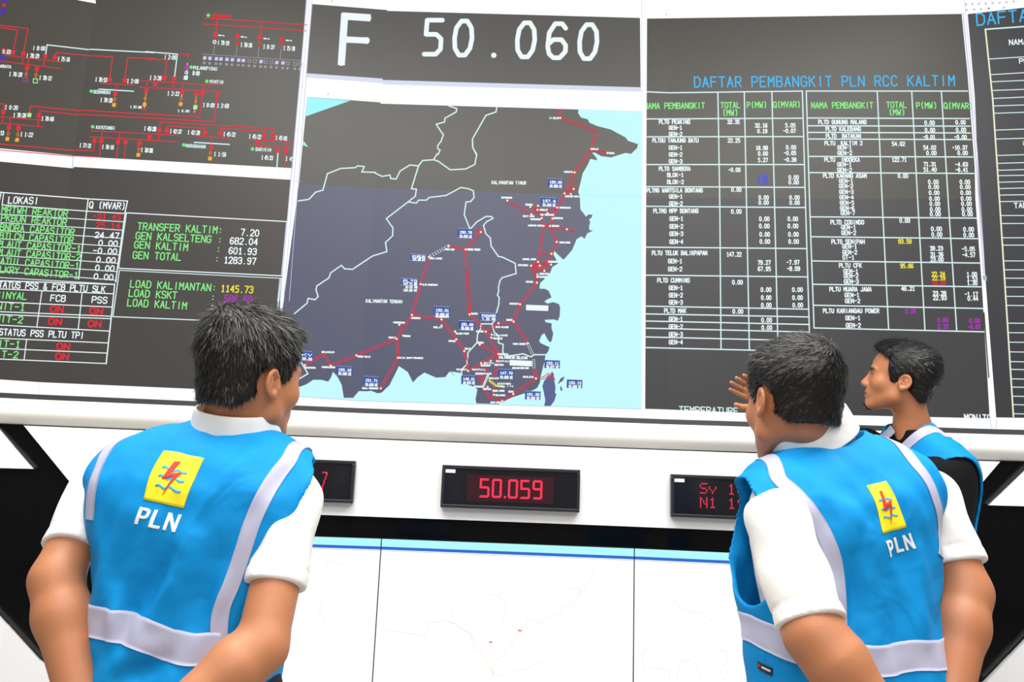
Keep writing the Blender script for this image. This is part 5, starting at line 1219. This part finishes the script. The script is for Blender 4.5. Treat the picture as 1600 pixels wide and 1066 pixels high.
    for k in 'LR':
        a = arms[k]; ln_ = cfg['sleeve'].get(k, 0.2); dirv = unit(a.el-a.sh); slv[k] = (a.sh, a.sh+dirv*ln_, dirv)
    sr = cfg.get('sleeve_r', (0.072, 0.066))
    def shirt(p):
        fd = folds(p)*0.4
        d = np.maximum(sl(p, -0.013-cfg.get('slim', 0.0)*np.clip(np.abs(sl.local(p)[0])/0.2, 0, 1))+fd, sl.local(p)[2]-cfg.get('shirt_top', 1.0)*L)
        d = smax(d, -ell(p, N+Z*0.075+Y*0.008, (0.064, 0.064, 0.075), np.array([X, Y, Z])), 0.006)
        for k in 'LR':
            a, e, dv = slv[k]
            if cfg.get('long'): s_ = arms[k](p)-0.010; s_ = np.maximum(s_, (p-arms[k].wr)@unit(arms[k].wr-arms[k].el)+0.02)
            else:
                s_ = cone(p, a, e, *sr)+0.0025*np.sin((p@X)*60+(p@Z)*55+np.sin((p@Y)*30))
                s_ = smax(s_, (p-e)@dv, 0.004)
                cuff = np.abs((p-e)@dv+0.028)-0.0015; s_ = s_+0.0018*np.exp(-(np.maximum(cuff, 0)/0.002)**2)
            d = smin(d, s_, cfg.get('sleeve_k', 0.03))
        return d
    pts = np.array([O-X*0.3-Y*0.25, O+X*0.3+Y*0.25, N-X*0.3-Y*0.2, N+X*0.3+Y*0.2]+[a.el for a in arms.values()]+([a.wr for a in arms.values()] if cfg.get('long') else []))
    lo = pts.min(0)-0.08; hi = pts.max(0)+0.08; lo[2] = O[2]-0.14
    so = implicit('shirt', shirt, lo, hi, 0.004, cfg['shirtmat'], root, 1); parts.append(so)
    # polo collar: a stand with a fold that falls over it
    if cfg.get('collar'):
        c = cfg['collar']; V, Fc = [], []; n = 72; prof = None
        cn = N+X*c['x']+Y*c['y']+Z*c['z']; Zc = unit(Z*c.get('up', 0.35)+unit(neck0-N)); Yc = unit(Y-Zc*np.dot(Y, Zc)); Xc = np.cross(Yc, Zc)
        for i in range(n):
            th = math.radians(-158+316*i/(n-1))      # 0 at the nape
            cx_, cy_ = math.sin(th), -math.cos(th); drop = c['fall']*(1+0.35*(1-math.cos(th))/2); hgt = c['h']*(1-0.25*(1-math.cos(th))/2)
            for rr, zz in ((0.0, -0.02), (0.0, hgt*0.6), (0.001, hgt), (0.004, hgt+0.003), (0.008, hgt), (0.012, hgt-drop*0.5), (0.017, hgt-drop), (0.0145, hgt-drop-0.0005), (0.008, hgt-drop*0.5), (0.005, hgt-0.006)):
                V.append(cn+Xc*(c['rx']+rr)*cx_+Yc*(c['ry']+rr)*cy_+Zc*zz)
        m_ = 10
        for i in range(n-1):
            for j in range(m_-1): Fc.append((i*m_+j, (i+1)*m_+j, (i+1)*m_+j+1, i*m_+j+1))
        co = link('collar', mesh_np('collar', np.array(V), np.array(Fc)[:, ::-1], [cfg['shirtmat']]), so)
        sd = co.modifiers.new('smooth', 'SUBSURF'); sd.levels = 1; sd.render_levels = 2
    # vest
    def outer(p): return sl(p)+folds(p)
    holes = cfg['holes']
    def vest(p):
        x, y, z = sl.local(p); o = outer(p); d = np.maximum(o, -(o+0.010))
        for s, k in ((-1, 'L'), (1, 'R')):
            hc = holes[k]; zz = z-hc[1]*L; yy = y-hc[0]-hc[4]*zz
            e = (np.sqrt((yy/hc[2])**2+(zz/hc[3])**2)-1)*min(hc[2], hc[3])
            e = np.where(s*x > 0.03, e, 0.1); d = smax(d, -e, 0.003)
        nk = cfg['neckhole']
        e = ell(p, sl.world(nk[0], nk[1], nk[2]*L), nk[3:6], np.array([X, Y, Z])); d = smax(d, -e, 0.003)
        if cfg.get('vneck'):
            vz = z-cfg['vneck'][0]*L; wv = cfg['vneck'][1]*np.clip(vz, -0.01, 1); e = np.where(y > 0.0, np.abs(x-cfg['vneck'][2])-wv, 0.1); d = smax(d, -e, 0.003)
        return np.maximum(d, cfg.get('hem', -0.22)*L-z)
    e8 = np.array([sl.world(sx*0.32, sy*0.24, sz*L) for sx in (-1, 1) for sy in (-1, 1) for sz in (-0.3, 1.12)])
    vo = implicit('vest', vest, e8.min(0), e8.max(0), cfg.get('vres', 0.0033), VEST, root, 1); parts.append(vo)
    surf = outer
    # level tape round the waist, then tapes over the shoulders
    wz, ww = cfg['belt']
    if 'belt_px' in cfg:
        bp = px_path(surf, cfg['belt_px']); bx, by, bz = sl.local(bp); ba = np.arctan2(bx, -by); od = np.argsort(ba); ba, bz = ba[od], bz[od]/L
        back = lambda a: np.interp((a+math.pi) % (2*math.pi)-math.pi, np.r_[-math.pi, ba[0]-0.5, ba, ba[-1]+0.5, math.pi], np.r_[wz[0], bz[0], bz, bz[-1], wz[0]])
    else: back = lambda a: wz[0]+wz[1]*math.sin(a)+wz[2]*math.cos(a)
    ang = np.linspace(0, 2*math.pi, 90, endpoint=False)
    o_ = np.array([sl.world(0, 0, back(a)*L) for a in ang]); dr = np.array([X*math.sin(a)-Y*math.cos(a) for a in ang])
    ring = march(surf, o_+dr*0.4, -dr, 0, 0.42)
    ribbon('reflective_tape', surf, ring, ww, STRIPE, vo, closed=True)
    for pts_, w_ in cfg['tapes']:
        if callable(pts_): path = pts_(surf, sl)
        else: path = pts_
        ribbon('reflective_tape', surf, path, w_, STRIPE, vo)
    for fn in cfg.get('extra', []): fn(surf, sl, vo, root, parts)
    # trousers and shoes
    tr = legs(O, X, Y, feet, 0.014)
    lo = np.minimum(O, root_loc)-0.32; hi = np.maximum(O, root_loc)+0.32; lo[2] = 0.03; hi[2] = O[2]+0.06
    to = implicit('trousers', lambda p: np.maximum(tr(p), np.maximum(p[:, 2]-O[2]-0.02, 0.055-p[:, 2])), lo, hi, 0.009, TROUSER, root, 1); parts.append(to)
    for f_ in feet:
        def shoe(p, f_=f_):
            d = ell(p, f_+F*0.09+A3(0, 0, 0.035), (0.048, 0.11, 0.045), np.array([X, F, A3(0, 0, 1)])); d = smin(d, ell(p, f_+A3(0, 0, 0.05), (0.045, 0.07, 0.06), np.array([X, F, A3(0, 0, 1)])), 0.03)
            return smax(d, -(p[:, 2]-0.0005), 0.004)
        parts.append(implicit('shoe', shoe, f_-A3(0.25, 0.25, 0.01), f_+A3(0.25, 0.25, 0.14), 0.006, SHOE, root, 1))
    for o in parts: o.matrix_parent_inverse = M
    return root, sl, surf

def emblem(quad, text_quad):
    'yellow badge with a red bolt over three blue waves, white letters under it; corners TL TR BR BL as image points'
    def fn(surf, sl, vo, root, parts):
        Q = px_path(surf, quad)
        pl = patch('badge', surf, Q, [[(0, 0), (1, 0), (1, 1), (0, 1)]], P_YEL, vo, 0.0012, 0.0010, 0.12)
        bolt = [(0.405, 0.80), (0.535, 0.83), (0.44, 0.565), (0.72, 0.615), (0.44, 0.14), (0.56, 0.50), (0.285, 0.425)]
        wv = []
        for y0 in (0.63, 0.465, 0.30):
            top = [(0.20+0.6*i/24, y0+0.022*math.sin(i/24*4*math.pi)+0.020) for i in range(25)]; bot = [(x, y-0.042) for x, y in top][::-1]; wv.append(top+bot)
        patch('wave', surf, Q, wv, P_CYA, vo, 0.0020, 0.0008, 0.06)
        patch('bolt', surf, Q, [bolt], P_RED, vo, 0.0027, 0.0008, 0.06)
        T_ = px_path(surf, text_quad)
        Pp = [[(0, 0), (0.075, 0), (0.075, 1), (0, 1)], [(0.075, 0.80), (0.16, 0.80), (0.25, 0.86), (0.27, 1.0), (0.075, 1.0)], [(0.16, 0.80), (0.19, 0.70), (0.19, 0.62), (0.27, 0.45), (0.285, 0.70), (0.27, 0.92), (0.22, 0.995)],
              [(0.075, 0.36), (0.20, 0.36), (0.27, 0.45), (0.19, 0.62), (0.15, 0.55), (0.075, 0.55)]]
        Pp = [[(0, 0), (0.082, 0), (0.082, 1), (0, 1)], [(0.08, 1), (0.19, 1), (0.25, 0.95), (0.285, 0.85), (0.285, 0.53), (0.25, 0.42), (0.19, 0.37), (0.08, 0.37), (0.08, 0.53), (0.165, 0.53), (0.20, 0.60), (0.20, 0.78), (0.165, 0.84), (0.08, 0.84)]]
        patch('lettering', surf, T_, Pp, P_WHT, vo, 0.0014, 0.0009, 0.08)
        patch('lettering', surf, T_, [[(0.37, 1), (0.37, 0), (0.61, 0), (0.61, 0.17), (0.452, 0.17), (0.452, 1)]], P_WHT, vo, 0.0014, 0.0009, 0.08)
        patch('lettering', surf, T_, [[(0.68, 0), (0.68, 1), (0.765, 1), (0.918, 0.36), (0.918, 1), (1, 1), (1, 0), (0.915, 0), (0.762, 0.62), (0.762, 0)]], P_WHT, vo, 0.0014, 0.0009, 0.08)
    return fn
def over_shoulder(pts, x_front, z_end):
    'image points up the back, then over the shoulder and down the chest'
    def fn(surf, sl):
        P_ = px_path(surf, pts); x, y, z = sl.local(P_[-1:])
        extra = []
        zc = 0.62*sl.L; ph0 = math.atan2(z[0]-zc, -(y[0]))
        for i, a in enumerate(np.linspace(0, 1, 22)[1:]):
            ph = ph0+(math.pi*1.02-ph0)*a; xx = x[0]+(x_front-x[0])*min(1, a*1.6); dr = -sl.Y*math.cos(ph)+sl.Z*math.sin(ph)
            extra.append(march(surf, sl.world(xx, 0, zc)+dr*0.4, -dr, 0, 0.4)[0])
        for zz in np.linspace(zc-0.02, z_end*sl.L, 12): extra.append(march(surf, sl.world(x_front, 0.4, zz), -sl.Y, 0, 0.4)[0])
        return np.vstack([P_, np.array(extra)])
    return fn

# ------------------------------------------------------------------ the man on the left, seen from behind
N1, O1 = at(366, 676, 1.50), at(288, 1062, 1.39)
h1 = Head(at(392, 587, 1.51), frame(math.radians(48)+ray_yaw(391), math.radians(2), math.radians(5)), 0.96)
def flow_crown(cr, whirl=0.2, sweep=(0, 0.3, 0)):
    cr = np.array(cr)
    def fn(q, rs):
        d = q-cr; d = d/(np.linalg.norm(d, axis=1)[:, None]+1e-6); d[:, 2] -= 0.35
        side = np.cross(d, q/ (np.linalg.norm(q, axis=1)[:, None]+1e-6)); return d+side*whirl+np.array(sweep)
    return fn
tab1 = [(-0.30, .172, .150, .145, -.006, 0), (-0.1, .170, .150, .140, -.006, 0), (0.1, .170, .150, .135, -.008, .0), (.3, .178, .145, .130, -.010, 0), (.48, .198, .14, .128, -.014, -.008), (.62, .216, .135, .125, -.020, -.016), (.74, .226, .125, .118, -.024, -.02), (.82, .226, .11, .105, -.022, -.018), (.89, .214, .095, .09, -.016, -.014), (.95, .172, .08, .078, -.008, -.004), (1.0, .112, .07, .068, 0, .006), (1.06, .07, .06, .06, 0, .015)]
build_person(dict(O=O1, N=N1, yaw=math.radians(26)+ray_yaw(320), tab=tab1, seed=3, joint=dict(L=at(152, 768, 1.50), R=at(460, 780, 1.43)),
    ridges=[((270, 870), (214, 952), 0.020, -0.0170), ((302, 842), (244, 962), 0.020, 0.0136), ((335, 880), (304, 972), 0.018, -0.0102), ((182, 925), (172, 1000), 0.014, 0.0085), ((203, 955), (190, 1012), 0.013, -0.0102), ((250, 1035), (185, 1064), 0.02, -0.0170), ((330, 760), (380, 700), 0.03, 0.0068), ((150, 820), (165, 930), 0.02, 0.0085)], head=h1, skin=SKIN, hairmat=HAIR_A, shirtmat=SHIRT,
    label='man in white polo and blue vest at the left, standing with hands behind his back',
    armL=(at(88, 905, 1.37), at(128, 1120, 1.27)), armR=(at(408, 1012, 1.27), at(262, 1122, 1.17)), hands=[(at(128, 1120, 1.27), at(215, 1180, 1.19)-at(128, 1120, 1.27), -FWD, 1, 0.5), (at(262, 1118, 1.17), at(175, 1170, 1.15)-at(262, 1118, 1.17), -FWD, -1, 0.5)],
    armr=((0.044, 0.042, 0.029), 0.045), slim=0.02, sleeve=dict(L=0.125, R=0.165), sleeve_r=(0.051, 0.052), sleeve_k=0.02, beard=0.12,
    hair=dict(side=0.004, top=0.023, front=0.0, back=0.002, rough=0.002, nape=0.8), locks=dict(n=13000, len=lambda q: (0.014+0.012*np.clip((q[:, 2]-0.0)/0.1, 0, 1))*(1-0.45*np.clip((q[:, 1]-0.02)/0.05, 0, 1)), w=0.00055, flow=flow_crown((-0.02, -0.08, 0.10), 0.35), lift=lambda q: 0.02+0.07*np.clip(q[:, 2]/0.1, 0, 1),
        grey=lambda q, rs: np.clip(rs.rand(len(q))**4.0*(0.18+0.75*np.clip(q[:, 2]/0.1, 0, 1)), 0, 1)),  # real grey hairs, more of them on top to paint the overhead highlight
    collar=dict(x=0.0, y=0.010, z=0.000, rx=0.072, ry=0.072, h=0.054, fall=0.050, tilt=0.15),
    folds=[(0.88, -0.47, 58, 0.0026), (0.96, -0.25, 95, 0.0010), (0.6, 0.8, 40, 0.0018)],
    holes=dict(L=(0.005, .58, .085, .122, 0.0), R=(0.005, .615, .090, .140, 0.0)), neckhole=(0, 0.012, 1.075, .090, .086, .066), hem=-0.26,
    belt=((0.16, 0.02, 0.0), 0.052), belt_px=[(137, 969), (170, 977), (195, 980), (225, 992), (262, 1008), (295, 1015), (325, 1014)],
    tapes=[(over_shoulder([(342, 1003), (343, 969), (347, 942), (360, 916), (372, 882), (385, 845), (397, 810), (415, 770), (437, 735), (452, 717)], 0.13, 0.1), 0.029), (over_shoulder([(140, 812), (142, 780), (146, 755), (156, 728), (172, 697), (188, 680)], -0.13, 0.1), 0.027)],
    extra=[emblem([(256, 705), (319, 716.7), (287, 794.6), (224.5, 780.8)], [(219.5, 792.5), (284.5, 805), (273.5, 832.5), (210, 818.5)])]))

# ------------------------------------------------------------------ the man on the right, seen from behind and turned a little left
N2, O2 = at(1284, 694, 1.53), at(1325, 1062, 1.43)
h2 = Head(at(1239, 625, 1.53), frame(math.radians(-33)+ray_yaw(1239), math.radians(4), math.radians(2)), 0.95)
tab2 = [(-0.30, .186, .150, .140, 0, 0), (-0.1, .184, .150, .140, 0, 0), (0.1, .182, .150, .135, 0, .0), (.3, .186, .150, .130, 0, 0), (.48, .205, .15, .128, 0, -.004), (.62, .222, .155, .125, 0, -.012), (.74, .230, .14, .115, 0, -.018), (.82, .228, .115, .102, 0, -.016), (.89, .212, .095, .09, 0, -.012), (.95, .160, .08, .078, 0, -.004), (1.0, .104, .07, .068, 0, .006), (1.06, .07, .06, .06, 0, .015)]
def tag_label(surf, sl, vo, root, parts):
    Q = px_path(surf, [(1184, 1033), (1207.5, 1044), (1207, 1056), (1185, 1045)])
    patch('maker_tag', surf, Q, [[(0, 0), (1, 0), (1, 1), (0, 1)]], TAGM, vo, 0.0016, 0.001, 0.2)
    patch('tag_mark', surf, Q, [[(0.08, 0.35), (0.26, 0.35), (0.26, 0.75), (0.08, 0.75)]], TAGR, vo, 0.0022, 0.0006, 0.2)
    patch('tag_print', surf, Q, [[(0.34+0.075*i, 0.38), (0.385+0.075*i, 0.38), (0.385+0.075*i, 0.66), (0.34+0.075*i, 0.66)] for i in range(8)], P_WHT, vo, 0.0022, 0.0006, 0.2)
build_person(dict(O=O2, N=N2, yaw=math.radians(-38)+ray_yaw(1310), tab=tab2, seed=5, shear=0.14, neck_r=0.054, ridges=[((1356, 850), (1372, 1000), 0.018, 0.0090), ((1335, 870), (1340, 990), 0.016, -0.0090), ((1400, 880), (1412, 1010), 0.02, -0.0075), ((1436, 860), (1446, 1000), 0.018, 0.0075), ((1320, 760), (1335, 840), 0.025, 0.0060)],
    joint=dict(L=at(1214, 815, 1.37), R=at(1452, 778, 1.57)), slim=0.05, head=h2, skin=SKIN2, hairmat=HAIR_B, shirtmat=SHIRT,
    label='man in white polo and blue vest right of centre, seen from behind, facing left',
    armL=(at(1272, 992, 1.24), at(1400, 1150, 1.16)), armR=(at(1507, 925, 1.47), at(1478, 1130, 1.33)), hands=[(at(1400, 1150, 1.16), at(1440, 1210, 1.18)-at(1400, 1150, 1.16), -FWD, 1, 0.5), (at(1478, 1130, 1.33), at(1420, 1215, 1.24)-at(1478, 1130, 1.33), -FWD, -1, 0.5)],
    armr=((0.049, 0.047, 0.031), 0.048), sleeve=dict(L=0.185, R=0.14), sleeve_k=0.014, sleeve_r=(0.0565, 0.058), beard=0.10,
    hair=dict(side=0.006, top=0.012, front=0.0, back=0.003, rough=0.0015, nape=0.7), locks=dict(n=12000, len=lambda q: 0.010+0.008*np.clip(q[:, 2]/0.1, 0, 1), w=0.00055, flow=flow_crown((0.02, -0.085, 0.085), 0.4), lift=lambda q: 0.05+0.14*np.clip(q[:, 2]/0.1, 0, 1),
        grey=lambda q, rs: np.clip(rs.rand(len(q))**4*(0.3+0.5*np.clip(q[:, 2]/0.1, 0, 1)), 0, 1)),  # locks greyer towards the crown, overhead sheen put into their colour
    collar=dict(x=-0.014, y=0.010, z=0.010, up=0.9, rx=0.077, ry=0.074, h=0.052, fall=0.050, tilt=0.15),
    folds=[(0.9, 0.42, 55, 0.0024), (0.97, 0.2, 92, 0.0010), (-0.5, 0.86, 40, 0.0016)],
    holes=dict(L=(0.006, .645, .098, .116, 0.0), R=(0.005, .58, .085, .122, 0.0)), neckhole=(0, 0.012, 1.075, .090, .086, .066), hem=-0.26,
    belt=((0.16, 0.0, 0.0), 0.050), belt_px=[(1175, 1005), (1207, 1022), (1245, 1035), (1300, 1042), (1367, 1040), (1395, 1033), (1430, 1018), (1468, 1009)],
    tapes=[(over_shoulder([(1313, 1000), (1313, 950), (1309, 905), (1301, 868), (1285, 828), (1262, 793), (1236, 765), (1216, 751)], -0.085, 0.1), 0.028), (over_shoulder([(1470, 870), (1468, 825), (1460, 778), (1447, 748), (1430, 727)], 0.12, 0.1), 0.027)],
    extra=[emblem([(1354, 759.3), (1384, 752), (1415.7, 823.9), (1379.4, 834.6)], [(1383.6, 846.5), (1422, 833.4), (1431, 857), (1390.8, 871.4)]), tag_label]))

# ------------------------------------------------------------------ the man by the wall, in profile, reaching out with his right hand
N3, O3 = at(1426, 670, 2.76), at(1446, 925, 2.72)
h3 = Head(at(1405, 592, 2.75), frame(math.radians(-92)+ray_yaw(1405), math.radians(-9), math.radians(-5)), 0.95, 'profile')
tab3 = [(-0.30, .175, .125, .125, 0, 0), (0.1, .172, .125, .118, 0, .0), (.3, .178, .125, .115, 0, 0), (.48, .196, .13, .135, 0, -.004), (.62, .212, .13, .140, 0, -.010), (.74, .220, .115, .130, 0, -.014), (.82, .218, .10, .110, 0, -.012), (.88, .195, .085, .085, 0, -.008), (.94, .15, .075, .072, 0, 0), (1.0, .098, .065, .062, 0, .008), (1.06, .07, .058, .058, 0, .015)]
hw = at(1199, 624, 2.72)
def flow_side(q, rs):
    top = np.clip((q[:, 2]-0.062)/0.03, 0, 1)[:, None]
    sd = np.stack([q[:, 0]*0, -0.75+q[:, 0]*0, -0.65+0*q[:, 0]], 1); tp = np.stack([0.25+0*q[:, 0], -0.9+0*q[:, 0], 0.1+0*q[:, 0]], 1)
    return sd*(1-top)+tp*top
def chest_tape(surf, sl, x0, x1, za, zb):
    z = np.linspace(za, zb, 24); return np.array([march(surf, sl.world(x0+(x1-x0)*(t-za)/(zb-za), 0.4, t*sl.L), -sl.Y, 0, 0.5)[0] for t in z])
def strap3(surf, sl, pts):
    q = px_path(surf, pts); x, y, z = sl.local(q[:1]); low = chest_tape(surf, sl, x[0], x[0], 0.05, z[0]/sl.L-0.06); return np.vstack([low, q])
build_person(dict(O=O3, N=N3, yaw=math.radians(-135)+ray_yaw(1430), tab=tab3, seed=9, joint=dict(L=at(1466, 735, 2.62), R=at(1353, 694, 2.86)), head=h3, skin=SKIN, hairmat=HAIR_C, shirtmat=BLACKT, res=0.0034,
    label='man in black shirt and blue vest by the wall, in profile, raising his right hand', neck_r=0.060,
    armL=(at(1480, 852, 2.60), at(1440, 960, 2.52)), armR=(at(1262, 694, 2.80), hw), hands=[(at(1440, 960, 2.52), at(1405, 1000, 2.48)-at(1440, 960, 2.52), RGT, -1, 0.5), (hw, at(1160, 602, 2.69)-hw, unit(FWD*1.0+UPV*0.1), 1, 0.12, 0.16, 1.0)],
    armr=((0.050, 0.042, 0.028), 0.040), sleeve={}, long=True, sleeve_k=0.03, beard=0.10, goatee=0.9,
    hair=dict(side=0.012, top=0.022, front=0.010, back=0.008, rough=0.002, low=0.080), locks=dict(n=9000, len=lambda q: 0.014+0.02*np.clip((q[:, 2]-0.05)/0.05, 0, 1)*np.clip((q[:, 1]+0.06)/0.05, 0.2, 1), w=0.0008, flow=flow_side, lift=lambda q: 0.01+0.05*np.clip(q[:, 2]/0.1, 0, 1), grey=lambda q, rs: np.clip(rs.rand(len(q))**6*0.6, 0, 1)),
    folds=[(0.8, 0.6, 60, 0.0011), (0.9, 0.4, 95, 0.0006)],
    holes=dict(L=(0.012, .56, .105, .165, 0.0), R=(0.0, .60, .088, .125, 0.0)), neckhole=(0, 0.02, 1.03, .080, .080, .070), vneck=(0.62, 0.34, 0.0), hem=-0.2, vres=0.004,
    belt=((0.10, 0.0, 0.0), 0.050),
    tapes=[(lambda surf, sl: strap3(surf, sl, [(1405, 708), (1425, 688), (1444, 675.5), (1456, 671), (1471, 675), (1482, 684)]), 0.032), (lambda surf, sl: strap3(surf, sl, [(1371, 691), (1386, 679), (1396, 670)]), 0.032)]))
